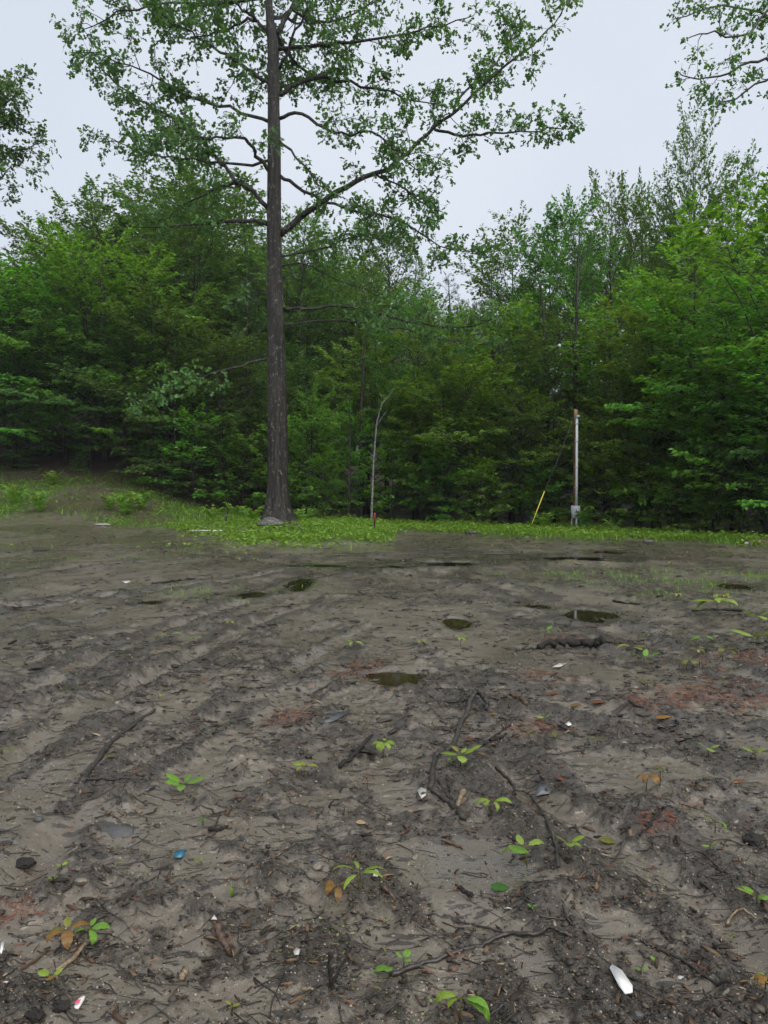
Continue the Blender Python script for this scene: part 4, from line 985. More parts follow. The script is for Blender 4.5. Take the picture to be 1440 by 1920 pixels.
def debris():
    rng = np.random.default_rng(61)
    x, Y = near_points(rng, 34000, 1.75, 11, .85); deb = masks(x, Y)[0]; k = rng.random(len(x)) < .06 + .94 * deb ** 1.3; x, Y = x[k], Y[k]
    sz = np.clip(rng.lognormal(math.log(.0036), .55, len(x)), .0016, .018) * (1 + .10 * np.maximum(Y - 3, 0))
    big = sz > .0062 * (1 + .10 * np.maximum(Y - 3, 0)); V, F = lumps(rng, x[big], Y[big], sz[big], CV, CF, .7, .3, .22); V2, F2 = lumps(rng, x[~big], Y[~big], sz[~big], CVo, CFo, .8, .3, .3)
    o = obj('mud_crumbs', mesh_np('mud_crumbs', np.concatenate([V, V2]), [F, F2 + len(V)], [M['clods']])); tag(o, 'dark crumbs of mud and rotted wood strewn over the clearing', 'mud crumbs', kind='stuff'); n1 = len(x)
    x, Y = near_points(rng, 17000, 1.75, 20, .85); sz = np.clip(rng.lognormal(math.log(.0021), .5, len(x)), .001, .0055) * (1 + .12 * np.maximum(Y - 3, 0))
    V, F = lumps(rng, x, Y, sz, CVo, CFo, .8, .25, .15)
    o = obj('grit', mesh_np('grit', V, [F], [M['grit']])); tag(o, 'pale grit and fine gravel in the wet sand', 'grit', kind='stuff')
    # bark and wood chips
    x, Y = near_points(rng, 17000, 1.75, 22, .85); deb = masks(x, Y)[0]; k = rng.random(len(x)) < .15 + .8 * deb; x, Y = x[k], Y[k]; n = len(x)
    CH = ([(0, -.10, 0), (.35, -.13, .05), (1, -.07, 0), (.86, .06, .02), (.55, .11, .07), (.08, .05, .01), (.1, -.1, -.09), (.9, .05, -.08), (.2, .1, -.08)], [[(0, 1, 4), (0, 4, 5), (1, 2, 3), (1, 3, 4), (0, 6, 1), (6, 7, 1), (1, 7, 2), (7, 3, 2), (7, 4, 3), (4, 8, 5), (7, 8, 4), (0, 5, 8), (0, 8, 6)]])
    th = rng.uniform(0, 6.28, n); D = np.stack([np.cos(th), np.sin(th), rng.normal(0, .22, n)], -1); N = rng.normal(0, .4, (n, 3)); N[:, 2] += 1
    S = np.clip(rng.lognormal(math.log(.018), .55, n), .006, .07) * (1 + .10 * np.maximum(Y - 3, 0))
    V, F = leafcloud(np.stack([x, Y, height(x, Y) + .004], -1), D, N, S, *CH)
    o = obj('wood_chips', mesh_np('wood_chips', V, F, [M['chips']])); tag(o, 'small dark bark flakes and wood chips scattered on the mud', 'wood chips', kind='stuff'); n2 = n
    # larger dark bits of bark farther out
    x, Y = near_points(rng, 7500, 4.0, 25, .8); deb = masks(x, Y)[0]; k = rng.random(len(x)) < .35 + .65 * deb; x, Y = x[k], Y[k]; n = len(x)
    k = masks(x, Y)[3] < .3; x, Y = x[k], Y[k]; n = len(x)
    th = rng.normal(0, .7, n) + np.where(rng.random(n) < .5, 0, 3.14); D = np.stack([np.cos(th), np.sin(th), rng.normal(0, .12, n)], -1); N = rng.normal(0, .4, (n, 3)); N[:, 2] += 1
    S = np.clip(rng.lognormal(math.log(.045), .55, n), .018, .20) * (.45 + .055 * Y)
    V, F = leafcloud(np.stack([x, Y, height(x, Y) + .008], -1), D, N, S, *CH)
    o = obj('bark_scraps', mesh_np('bark_scraps', V, F, [M['clods']])); tag(o, 'dark bark scraps strewn across the middle of the clearing', 'bark scraps', kind='stuff')
    # needle litter
    x, Y = near_points(rng, 60000, 1.75, 16, .55); red = masks(x, Y)[1]; k = rng.random(len(x)) < red * .9 + .012; x, Y = x[k], Y[k]; n = len(x)
    ND = ([(0, -.03, 0), (0, .03, 0), (.5, 0, .06), (1, 0, 0)], [[(0, 1, 2), (0, 2, 3), (2, 1, 3)]])
    th = rng.uniform(0, 6.28, n); D = np.stack([np.cos(th), np.sin(th), rng.normal(0, .15, n)], -1); N = rng.normal(0, .3, (n, 3)); N[:, 2] += 1
    V, F = leafcloud(np.stack([x, Y, height(x, Y) + .006], -1), D, N, rng.uniform(.02, .06, n) * (1 + .10 * np.maximum(Y - 3, 0)), *ND)
    o = obj('needle_litter', mesh_np('needle_litter', V, F, [M['redneedles']])); tag(o, 'reddish brown needle litter in patches on the mud', 'needle litter', kind='stuff'); n3 = n
    # fine twigs
    a = Acc(); x, Y = near_points(rng, 3600, 1.75, 24, .75); deb = masks(x, Y)[0]; k = rng.random(len(x)) < .45 + .55 * deb; x, Y = x[k], Y[k]
    L = np.clip(rng.lognormal(math.log(.085), .6, len(x)), .03, .38) * (1 + .06 * np.maximum(Y - 4, 0)); th = rng.uniform(-.9, .9, len(x)) + np.where(rng.random(len(x)) < .5, 0, 3.14)
    px_, py_ = [], []
    for q in range(4):
        px_.append(x.copy()); py_.append(Y.copy()); x = x + np.cos(th) * L / 3; Y = Y + np.sin(th) * L / 3; th = th + rng.normal(0, .3, len(x))
    zz = [height(u, v) for u, v in zip(px_, py_)]
    for q in range(len(x)):
        r = rng.uniform(.0009, .0026) * (1 + .07 * max(py_[0][q] - 4, 0)); lift = max(0, rng.normal(.002, .006))
        a.tube([(px_[s][q], py_[s][q], zz[s][q] + r * .7 + lift * s / 3) for s in range(4)], [r, r, r * .8, r * .5], 4)
    o = a.build('twig_litter', M['twig']); tag(o, 'thin dark twigs littering the mud', 'twigs', kind='stuff')
    # crumbs of weed
    x, Y = near_points(rng, 9000, 1.8, 12, .8); k = rng.random(len(x)) < ss(.05, .5, fbm(x * 2.2, Y * 2.2, 3, 401)); x, Y = x[k], Y[k]; n = len(x)
    th = rng.uniform(0, 6.28, n); D = np.stack([np.cos(th), np.sin(th), rng.normal(.2, .3, n)], -1); N = rng.normal(0, .4, (n, 3)); N[:, 2] += 1
    V, F = leafcloud(np.stack([x, Y, height(x, Y) + .005], -1), D, N, rng.uniform(.005, .014, n) * (1 + .1 * np.maximum(Y - 3, 0)), *KITE)
    o = obj('sprouting_moss', mesh_np('sprouting_moss', V, F, [M['moss']])); tag(o, 'tiny yellow green sprouts and fallen bud scales in the mud', 'sprouts', kind='stuff')
    print('debris', n1, n2, n3)
M['moss'] = leafmat('tiny sprouts', (.05, .075, .015), (.09, .12, .02), (.17, .17, .05), .2)
debris()

# ------------------------------------------------------------------ seedlings
def leaf_template(n, wid, droop, fold, wob=.0, tooth=.0):
    V = []; t = np.linspace(0, 1, n + 1)
    ang = -droop * t; xs = np.concatenate([[0], np.cumsum(np.cos((ang[1:] + ang[:-1]) / 2)) / n]); zs = np.concatenate([[0], np.cumsum(np.sin((ang[1:] + ang[:-1]) / 2)) / n])
    for q in range(n + 1):
        w = wid * (math.sin(math.pi * min(1, t[q] ** .8 * .97 + .02)) ** .85) * .5 * (1 + tooth * (1 if q % 2 else -1))
        zz = zs[q] + wob * math.sin(q * 1.9)
        V += [(xs[q], -w, zz - w * fold), (xs[q], 0, zz), (xs[q], w, zz - w * fold)]
    F = []
    for q in range(n):
        for s in (0, 1): F.append((3 * q + s, 3 * q + s + 1, 3 * q + s + 4, 3 * q + s + 3))
    return V, F
LT = {'flat': leaf_template(7, .42, .5, .25, .01, .06), 'arch': leaf_template(8, .36, 1.7, .35, .01, .06), 'hang': leaf_template(8, .36, 2.3, .4, .012, .06), 'broad': leaf_template(7, .58, 1.0, .25, .012, .05),
      'narrow': leaf_template(8, .20, 1.6, .3, .01, .12)}
LC = {'green': ((.095, .21, .020), (.14, .28, .032)), 'lime': ((.14, .22, .022), (.21, .29, .038)), 'olive': ((.085, .092, .018), (.14, .135, .03)), 'orange': ((.16, .085, .016), (.25, .13, .024)), 'dark': ((.035, .11, .015), (.06, .16, .022)),
      'yellow': ((.17, .18, .022), (.25, .24, .042)), 'rust': ((.095, .036, .016), (.165, .066, .026)), 'pale': ((.26, .19, .10), (.36, .27, .16))}
LM = {}
for nm, (c0, c1) in LC.items():
    t = NT('seedling leaf ' + nm); g = t.n('ShaderNodeTexCoord'); n = t.noise(3, 3, .6, g.outputs['Generated']); oi = t.n('ShaderNodeObjectInfo')
    c = t.ramp(n, (.3, c0), (.7, c1)); hs = t.n('ShaderNodeHueSaturation'); t.l(c, hs.inputs['Color'])
    v = t.math('MULTIPLY_ADD', oi.outputs['Random'], .4); v.node.inputs[2].default_value = .8; t.l(v, hs.inputs['Value'])
    wv = t.n('ShaderNodeTexWave'); wv.bands_direction = 'X'; wv.inputs['Scale'].default_value = 5; wv.inputs['Distortion'].default_value = 1.5; t.l(g.outputs['Generated'], wv.inputs['Vector'])
    t.bump(wv.outputs['Fac'], .35, .01)
    t.col(hs.outputs[0]); t.rough(.38, .45)
    tr = t.n('ShaderNodeBsdfTranslucent'); t.l(hs.outputs[0], tr.inputs['Color']); ms = t.n('ShaderNodeMixShader'); ms.inputs[0].default_value = .3
    t.l(t.b.outputs[0], ms.inputs[1]); t.l(tr.outputs[0], ms.inputs[2]); t.l(ms.outputs[0], t.o.inputs['Surface']); LM[nm] = t.m
LMESH = {}
def leaf_mesh(shape, colr):
    if (shape, colr) not in LMESH:
        V, F = LT[shape]; LMESH[shape, colr] = mesh_np('leaf', V, [F], [LM[colr]], True)
    return LMESH[shape, colr]
def seedling(px, py, w, leaves, label, stem_h=None, name='seedling', tilt=.25, seed=None):
    """leaves: (azimuth degrees seen from above with 0 = right, 270 = towards the camera, shape, colour, length factor)"""
    b = gnd(px, py); k = b[1] / FPX; W = (1.12 if py > 1320 else 1.35) * w * k; h = (stem_h or w * .55) * k; rng = np.random.default_rng(seed or int(px * 3 + py))
    r = empty(name, tuple(b)); tag(r, label, 'seedling', 'seedlings sprouting from the mud')
    a = Acc(); lean = rng.normal(0, .08, 2) * h; P = [(0, 0, -.01), (lean[0] * .3, lean[1] * .3, h * .5), (lean[0], lean[1], h)]; a.tube(P, [.0022 + .006 * W, .0018 + .005 * W, .0014 + .004 * W], 5)
    tops = []
    for az, shp, colr, lf in leaves:
        th = math.radians(az + rng.normal(0, 8)); pl = .10 * W; el = rng.uniform(.15, .5); top = np.array([lean[0], lean[1], h * rng.uniform(.86, 1.0)])
        e = top + np.array([math.cos(th) * pl, math.sin(th) * pl, math.sin(el) * pl]); a.tube([top, e], [.0012 + .003 * W, .001 + .002 * W], 4); tops.append((e, th, el, shp, colr, lf))
    a.build('stem', LM['olive'], r, True)
    for e, th, el, shp, colr, lf in tops:
        o = obj('leaf', leaf_mesh(shp, colr), r); o.location = e; L = .50 * W * lf * rng.uniform(.9, 1.12); o.scale = (L, L * rng.uniform(1.1, 1.35), L)
        o.rotation_euler = (rng.normal(0, .2), -el - tilt + rng.normal(0, .12), th)
T3 = lambda s, c: [(10, s, c, 1), (170, s, c, 1), (265, s, c, .8)]
T4 = lambda s, c: [(20, s, c, 1), (160, s, c, 1), (250, s, c, .9), (320, s, c, .8)]
T5 = lambda s, c: [(5, s, c, 1), (80, s, c, .8), (175, s, c, 1), (235, s, c, .9), (305, s, c, .9)]
SEED = [
 (318, 1204, 36, [(5, 'arch', 'lime', 1), (175, 'arch', 'lime', 1)], 'two leaved pale seedling left of centre in the middle distance', 14),
 (363, 1203, 16, T3('flat', 'lime'), 'tiny seedling just right of the two leaved pale one', 6),
 (328, 1103, 14, T4('arch', 'yellow'), 'small yellowish seedling beside the long left wheel rut', 8),
 (461, 1136, 16, T4('arch', 'yellow'), 'small yellow seedling left of the upper round puddle', 8),
 (430, 1174, 18, T4('arch', 'yellow'), 'yellow seedling below the small one left of the round puddle', 9),
 (297, 1309, 18, T5('hang', 'yellow'), 'small rounded yellow seedling near the curved stick end', 9),
 (218, 1226, 14, T3('flat', 'olive'), 'tiny olive seedling among ruts at the left', 6),
 (343, 1482, 64, [(10, 'flat', 'green', 1), (170, 'flat', 'green', 1), (270, 'broad', 'green', .7), (75, 'flat', 'green', .6), (215, 'broad', 'green', .8)], 'bright green spreading seedling left of centre foreground', 18),
 (4, 1404, 34, [(5, 'broad', 'lime', 1), (250, 'broad', 'lime', .8)], 'pale seedling cut by the left picture edge', 12),
 (570, 1456, 46, [(10, 'arch', 'yellow', 1), (165, 'arch', 'lime', 1), (90, 'flat', 'yellow', .7), (230, 'arch', 'yellow', .8)], 'yellow arching seedling on a dark clump left of the dark stick', 20),
 (718, 1420, 48, T5('hang', 'lime') + [(270, 'hang', 'lime', 1.0)], 'drooping umbrella shaped seedling beside the dark pointed stick', 30),
 (662, 1212, 32, T4('arch', 'lime'), 'yellow green seedling above the red litter left of the puddle', 10),
 (500, 1162, 14, T3('arch', 'orange'), 'tiny yellow brown seedling in the middle distance', 8),
 (788, 1210, 20, T4('arch', 'lime'), 'small seedling above the murky puddle', 10),
 (863, 1212, 24, T4('hang', 'lime'), 'upright seedling below the small olive puddle', 18),
 (1022, 1194, 20, [(30, 'flat', 'green', 1.1), (190, 'broad', 'green', 1), (280, 'broad', 'green', .8)], 'bright green seedling behind the black log', 14),
 (1072, 1062, 16, T5('hang', 'yellow'), 'far yellow seedling right of the long puddle', 10),
 (1270, 1124, 20, T5('hang', 'yellow'), 'rounded yellow seedling right of the green tuft', 10),
 (1345, 1150, 56, T5('arch', 'lime') + [(200, 'flat', 'lime', 1.2)], 'large pale green seedling behind the dark stick at the right', 26),
 (1320, 1152, 26, [(180, 'arch', 'lime', 1), (350, 'arch', 'lime', 1)], 'low seedling left of the large pale green one', 8),
 (1358, 1124, 20, T5('hang', 'yellow'), 'small yellow seedling behind the large pale green one', 8),
 (1425, 1170, 44, [(10, 'flat', 'lime', 1), (170, 'flat', 'lime', 1), (265, 'broad', 'lime', .7)], 'pale seedling at the right edge below the dark stick', 14),
 (1320, 1206, 38, [(10, 'arch', 'green', 1), (170, 'arch', 'green', 1)], 'flat two leaved green seedling right of the yellow clump', 12),
 (1418, 1206, 56, [(0, 'flat', 'lime', 1), (180, 'flat', 'lime', 1), (240, 'flat', 'lime', .7), (310, 'flat', 'yellow', .8)], 'wide flat seedling at the right edge', 12),
 (1185, 1228, 40, [(5, 'arch', 'yellow', 1), (175, 'arch', 'yellow', 1.1), (300, 'broad', 'lime', .8)], 'yellowish seedling right of the black log', 16),
 (1208, 1245, 40, [(10, 'flat', 'green', 1), (175, 'flat', 'lime', 1), (270, 'flat', 'green', .7), (60, 'flat', 'green', .7)], 'fresh green flat seedling below the yellowish one', 12),
 (1308, 1228, 24, T4('arch', 'yellow'), 'small rounded yellow seedling above the olive ones', 11),
 (1207, 1203, 18, T5('hang', 'olive'), 'brownish drooping seedling above the yellowish one', 16),
 (1355, 1240, 42, T4('hang', 'olive'), 'olive arching seedling with hanging leaves at the right', 22),
 (1287, 1256, 36, T5('hang', 'olive') + [(270, 'hang', 'olive', 1)], 'dark olive drooping seedling left of the arching one', 20),
 (1358, 1287, 12, T3('flat', 'lime'), 'tiny pale sprout below the olive arching seedling', 7),
 (1215, 1292, 24, T5('hang', 'olive'), 'olive seedling beside the cream flat stone', 18),
 (1022, 1354, 24, [(20, 'flat', 'lime', .9), (190, 'broad', 'lime', 1)], 'small two leaved seedling right of the hooked root', 9),
 (863, 1436, 66, [(0, 'flat', 'lime', 1), (180, 'flat', 'lime', .9), (262, 'broad', 'lime', .9), (60, 'flat', 'lime', .6), (120, 'arch', 'yellow', .8)], 'large pale seedling beside the long grey root', 24),
 (838, 1425, 26, [(200, 'broad', 'green', 1), (330, 'broad', 'green', .8), (60, 'flat', 'green', .7)], 'vivid green seedling touching the long grey root', 12),
 (992, 1386, 26, T5('hang', 'olive'), 'dull brown seedling right of the orange leaf', 18),
 (1120, 1390, 28, T4('arch', 'olive'), 'faded seedling above the curved thin twig', 10),
 (1328, 1416, 42, [(0, 'flat', 'lime', .8), (180, 'flat', 'lime', .9), (280, 'broad', 'lime', 1)], 'three leaved pale seedling at the right', 14),
 (1416, 1424, 38, T4('flat', 'lime'), 'green seedling at the right edge above the dark litter', 14),
 (1238, 1454, 28, T4('hang', 'olive'), 'olive brown seedling just above the orange one', 16),
 (1211, 1484, 46, T5('hang', 'orange') + [(275, 'hang', 'orange', 1.1)], 'orange drooping seedling at right of centre foreground', 34),
 (126, 1778, 70, [(175, 'hang', 'olive', 1), (215, 'hang', 'orange', 1.0), (290, 'hang', 'orange', 1.15), (20, 'arch', 'orange', .9), (100, 'flat', 'yellow', .7)], 'orange brown seedling with hanging leaves in the left foreground', 42),
 (165, 1768, 58, [(5, 'arch', 'green', 1.1), (335, 'hang', 'green', 1.1), (185, 'hang', 'green', .8), (80, 'flat', 'green', .6)], 'bright green arching seedling beside the orange brown one', 32),
 (95, 1848, 46, [(150, 'broad', 'lime', 1), (20, 'flat', 'lime', .8), (295, 'broad', 'orange', 1.1)], 'small green and orange seedling in the bottom left corner', 18),
 (630, 1668, 60, [(180, 'arch', 'orange', 1), (240, 'hang', 'orange', 1.1), (290, 'hang', 'orange', 1.0), (40, 'arch', 'orange', .8)], 'yellow brown wilting seedling in the centre foreground', 32),
 (672, 1672, 78, [(5, 'narrow', 'lime', 1.1), (190, 'narrow', 'lime', 1), (225, 'narrow', 'lime', 1.15), (330, 'narrow', 'lime', 1.1), (90, 'narrow', 'lime', .8)], 'ragged narrow leaved green seedling beside the wilting one', 34),
 (380, 1547, 22, [(250, 'broad', 'dark', 1.2), (70, 'flat', 'dark', 1)], 'dark green upright seedling near the black twigs', 14),
 (378, 1622, 20, [(200, 'broad', 'lime', 1), (330, 'broad', 'lime', .8), (90, 'flat', 'lime', .8)], 'tiny lime seedling right of the blue shard', 8),
 (115, 1630, 18, T3('flat', 'lime'), 'tiny lime seedling above the long pale stone', 8),
 (98, 1655, 16, T3('flat', 'lime'), 'tiny bright sprout left of the long pale stone', 6),
 (435, 1893, 26, T4('flat', 'yellow'), 'small yellow star shaped seedling at the bottom', 8),
 (730, 1822, 50, [(175, 'broad', 'green', 1.1), (250, 'broad', 'green', .8)], 'broad green leaf seedling at the end of the long branch', 12),
 (757, 1812, 34, [(60, 'broad', 'green', 1), (150, 'flat', 'green', .8), (300, 'broad', 'green', .8)], 'green seedling just above the long branch end', 16),
 (917, 1532, 56, [(190, 'arch', 'lime', 1.05), (350, 'arch', 'lime', 1.05), (230, 'hang', 'lime', .7), (310, 'hang', 'lime', .8)], 'bright arched two leaved seedling below the long grey root', 34),
 (988, 1622, 82, [(178, 'arch', 'lime', 1), (5, 'narrow', 'lime', 1.1), (265, 'broad', 'green', 1.0), (100, 'flat', 'lime', .6)], 'bright seedling with one hanging round leaf beside the wet hollow', 34),
 (1067, 1600, 50, [(10, 'flat', 'lime', 1), (170, 'flat', 'lime', 1), (270, 'broad', 'lime', .9), (320, 'arch', 'lime', .7)], 'green seedling right of the dark bent twig', 22),
 (862, 1912, 92, [(178, 'hang', 'lime', 1), (340, 'hang', 'green', 1.25), (200, 'arch', 'lime', .6), (310, 'arch', 'green', .9)], 'large bright seedling at the bottom edge of the picture', 44),
 (1341, 1562, 40, [(175, 'arch', 'lime', .9), (345, 'hang', 'green', 1.1), (300, 'broad', 'green', .8)], 'bright seedling with drooping leaf at the right', 22),
 (1332, 1594, 26, [(10, 'flat', 'lime', 1), (190, 'flat', 'lime', 1)], 'small flat pale seedling below the drooping one at the right', 8),
 (1420, 1700, 54, [(175, 'flat', 'lime', 1), (110, 'broad', 'green', .9), (350, 'broad', 'lime', 1), (270, 'broad', 'green', .8)], 'fresh green seedling at the right edge of the foreground', 18),
 (1202, 1826, 22, [(200, 'broad', 'green', 1), (30, 'broad', 'green', .9)], 'tiny green seedling above the white shard', 10),
 (1222, 1810, 20, [(60, 'broad', 'green', 1), (280, 'flat', 'green', .8)], 'tiny green sprout right of the one above the shard', 9),
 (1371, 1768, 24, T4('arch', 'olive'), 'small olive sprout at the right above the thin dark twig', 14),
 (1434, 1870, 50, [(180, 'hang', 'orange', 1), (230, 'hang', 'orange', 1), (110, 'arch', 'lime', .8)], 'orange seedling cut by the right edge at the bottom', 36),
 (998, 1706, 16, T3('flat', 'green'), 'tiny green sprout below the fallen dark leaf', 6),
 (280, 1037, 10, T3('hang', 'yellow'), 'far tiny yellow seedling left below the oak mound', 6),
 (447, 1053, 12, T4('hang', 'lime'), 'far small seedling below the oak mound', 7),
 (480, 1054, 12, T4('hang', 'lime'), 'far small seedling right of its twin below the oak mound', 7),
 (1255, 1060, 14, T4('hang', 'yellow'), 'far yellow sprout right of the long puddle end', 8),
 (50, 1160, 14, T4('arch', 'olive'), 'small dull seedling at the far left among the ruts', 7),
 (690, 1480, 22, [(100, 'hang', 'rust', 1), (200, 'hang', 'rust', 1), (330, 'hang', 'rust', 1)], 'small rust red wilted sprout by the shallow puddle', 24),
]
for a in SEED: seedling(*a[:5], stem_h=a[5])
def tuft(px, py, w, h, label, seed):
    b = gnd(px, py); k = b[1] / FPX; rng = np.random.default_rng(seed); r = empty('grass_tuft', tuple(b)); tag(r, label, 'grass tuft', 'grass tufts on the mud')
    for q in range(11):
        th = rng.uniform(0, 6.28); l = w * k * .6 * rng.uniform(.4, 1); hh = h * k * rng.uniform(.6, 1.1); a = Acc()
        t = np.linspace(0, 1, 5); c = np.stack([np.cos(th) * l * t, np.sin(th) * l * t * .6, hh * (1.3 * t - .45 * t * t)], -1); wv = np.array([-math.sin(th), math.cos(th), 0]) * w * k * .035 * (1 - t[:, None] * .9)
        V = np.concatenate([c - wv, c + wv]); a.add(V, [(i_, i_ + 1, i_ + 6, i_ + 5) for i_ in range(4)]); a.build('blade', LM['lime'], r)
tuft(435, 1680, 36, 28, 'small yellow green grass tuft in the left foreground', 1)
tuft(1040, 1384, 22, 18, 'thin green grass tuft right of the hooked root', 2)

# ------------------------------------------------------------------ fallen leaves
def fallen(px, py, w, az, shape, colr, label, name='fallen_leaf'):
    b = gnd(px, py); k = b[1] / FPX; o = obj(name, leaf_mesh(shape, colr)); L = w * k; o.scale = (L, L, L * .8)
    c = Vector((math.cos(math.radians(az)), math.sin(math.radians(az)), 0)) * (-L / 2); o.location = Vector(b) + c + Vector((0, 0, .012)); o.rotation_euler = (.12, -.25, math.radians(az)); tag(o, label, 'fallen leaf', 'fallen leaves on the mud')
for a in [(940, 1667, 44, 12, 'broad', 'dark', 'dark green fallen leaf lying in the wet hollow'), (1142, 1580, 40, -10, 'broad', 'olive', 'olive fallen leaf right of the dark bent twig'),
          (926, 1398, 26, 110, 'arch', 'rust', 'curled orange leaf right of the large pale seedling'), (880, 1390, 24, 10, 'flat', 'rust', 'orange brown leaf on the long grey root'), (1037, 1303, 30, 20, 'flat', 'rust', 'orange leaf right of the murky puddle'),
          (1122, 1330, 34, -15, 'flat', 'rust', 'orange leaf left of the red litter patch'), (1080, 1325, 26, 30, 'flat', 'orange', 'yellow leaf beside the orange one'), (1055, 1463, 34, -40, 'arch', 'rust', 'rusty leaf in the right middle foreground'),
          (1245, 1340, 34, 5, 'flat', 'orange', 'tan leaf at the lower edge of the red litter patch'), (677, 1547, 24, 0, 'broad', 'pale', 'pale tan leaf scrap in the centre foreground'), (925, 1342, 18, 0, 'flat', 'orange', 'small yellow leaf under the hooked root'),
          (208, 1422, 26, 10, 'flat', 'olive', 'yellowish leaf beside the long curved stick'), (1240, 1515, 40, 60, 'narrow', 'rust', 'rust red shredded leaf right of the wet streak'), (1385, 1470, 30, 20, 'flat', 'rust', 'rusty leaf near the right edge')]:
    fallen(*a)

# ------------------------------------------------------------------ sticks and branches
def stick(pts, w, mat, label, lift=(), sides=None, branches=(), name='stick', cat='stick', taper=(1, .6), rough=.15):
    base = gnd(*pts[0][:2]); rng = np.random.default_rng(int(sum(p[0] + p[1] for p in pts)))
    def poly(ps, w_, tp):
        P = []
        for p in ps:
            g = gnd(p[0], p[1]); k = g[1] / FPX; 
            if len(p) > 2: # raised by so many pixels: find the ground below
                g = gnd(p[0], p[1] + p[2]); g = g + (0, 0, p[2] * k)
            P.append(g + (0, 0, w_ * k * .32))
        P = np.array(P); n = max(10, 5 * len(ps)); C = catmull(P, n); km = P[:, 1].mean() / FPX
        C[1:-1] += rng.normal(0, rough * w_ * km, (n - 2, 3)); low = np.array([hz(c[0], c[1]) for c in C]) + w_ * km * .12; C[:, 2] = np.maximum(C[:, 2], low)
        R = w_ * km / 2 * np.linspace(tp[0], tp[1], n) * (1 + rng.normal(0, .10, n)); return C, R
    C, R = poly(pts, w, taper); a = Acc(); a.tube(C - base, R, 8)
    if not branches:
        o = a.build(name, mat, None, True); o.location = base; tag(o, label, cat, 'sticks lying on the mud'); return o
    r = empty(name, tuple(base)); tag(r, label, cat, 'sticks lying on the mud'); a.build('shaft', mat, r, True)
    for ps, w_ in branches:
        C, R = poly(ps, w_, (1, .5)); a = Acc(); a.tube(C - base, R, 6); a.build('side_branch', mat, r, True)
TW, RT, CH_, PL, BR = M['twig'], M['root'], M['charcoal'], M['wood_pale'], M['twig_brown']
stick([(290, 1334), (245, 1367), (207, 1398), (180, 1435), (152, 1470)], 11, RT, 'long curved bark covered stick on the left', taper=(.6, 1.1))
stick([(150, 1462), (200, 1464), (268, 1461)], 6, TW, 'thin straight stick meeting the long curved one')
stick([(893, 1300, 18), (884, 1318, 10), (868, 1355), (852, 1392), (836, 1412), (815, 1432), (806, 1480)], 10, RT, 'long grey root with hooked top in the middle foreground', branches=[([(893, 1300, 18), (905, 1304, 16), (912, 1320, 8), (914, 1334)], 13), ([(866, 1360), (845, 1372), (830, 1378)], 4)], taper=(1, .9))
stick([(806, 1480), (832, 1496), (852, 1512), (868, 1536)], 11, RT, 'splintered grey wood at the lower end of the long root', branches=[([(838, 1462, 4), (846, 1485, 4), (852, 1512)], 7), ([(822, 1468, 4), (832, 1480, 4), (846, 1500)], 5)], taper=(.7, 1.2))
stick([(698, 1386, 8), (665, 1418, 4), (635, 1440)], 9, CH_, 'dark pointed stick in the centre foreground', taper=(.6, 1.1))
stick([(1131, 1203, 9), (1118, 1202, 8), (1090, 1208, 6), (1050, 1210, 6), (1010, 1214, 4)], 14, CH_, 'black knobbly log lying right of centre', branches=[([(1010, 1216), (985, 1219), (966, 1222)], 4)], name='log', cat='log', taper=(1.1, .8), rough=.3)
stick([(1145, 1388, 5), (1125, 1402), (1080, 1410), (1010, 1420)], 4.5, TW, 'curved thin twig right of the hooked root')
stick([(997, 1496, 5), (1012, 1516, 3), (1028, 1550), (1042, 1580), (1047, 1625)], 8, RT, 'dark bent twig with pale broken tip', branches=[([(997, 1496, 5), (985, 1486, 3), (968, 1482)], 4)], taper=(.8, .8))
stick([(930, 1442), (955, 1465), (968, 1490)], 7, TW, 'short dark twig left of the bent twig tip')
stick([(732, 1832), (790, 1812), (850, 1790), (905, 1772), (950, 1752, 4), (1000, 1755, 5), (1025, 1742, 7), (1050, 1750, 3), (1074, 1758)], 9, TW, 'long thin dark branch lying across the bottom foreground', branches=[([(950, 1752, 4), (910, 1740, 3), (860, 1730), (802, 1718)], 5), ([(940, 1745, 3), (932, 1738, 4), (930, 1735, 4)], 4)], name='branch', cat='branch', taper=(1, .9))
stick([(980, 1668, 6), (992, 1695), (1015, 1715), (1062, 1722), (1096, 1726)], 4, TW, 'thin wiry twig above the long dark branch', branches=[([(1056, 1700, 8), (1068, 1728, 3), (1085, 1742)], 6)])
stick([(1200, 1764), (1232, 1780), (1290, 1808), (1340, 1842), (1378, 1858)], 7, TW, 'long straight dark twig in the lower right', taper=(.7, 1))
stick([(1172, 1582, 14), (1160, 1602, 8), (1144, 1624)], 5, TW, 'short upright dark twig right of centre foreground')
stick([(168, 1764, 4), (138, 1796, 2), (107, 1824)], 10, PL, 'pale bark free cut stick in the left foreground', taper=(.75, 1.1), rough=.05)
stick([(92, 1780), (70, 1800), (36, 1822)], 6, M['twig_brown'], 'thin brown stick left of the pale cut stick', taper=(1, .8))
stick([(622, 1852), (618, 1815, 30), (617, 1782, 62)], 8, CH_, 'black forked twig standing up at the bottom centre', branches=[([(622, 1846, 6), (640, 1812, 32), (660, 1778, 62)], 7)], taper=(1.2, .7))
stick([(1298, 1147), (1345, 1145), (1395, 1147)], 6, CH_, 'dark stick under the large pale seedling at the right', taper=(.7, 1))
stick([(446, 1300), (450, 1289, 3), (470, 1292), (500, 1307)], 3.5, TW, 'thin hooked twig left of the murky puddle')
stick([(637, 1273), (610, 1290), (582, 1305)], 5, TW, 'dark twig at the lower left of the red litter')
stick([(828, 1576, 3), (848, 1584), (868, 1592)], 6.5, M['twig_brown'], 'short reddish stick beside the wet hollow')
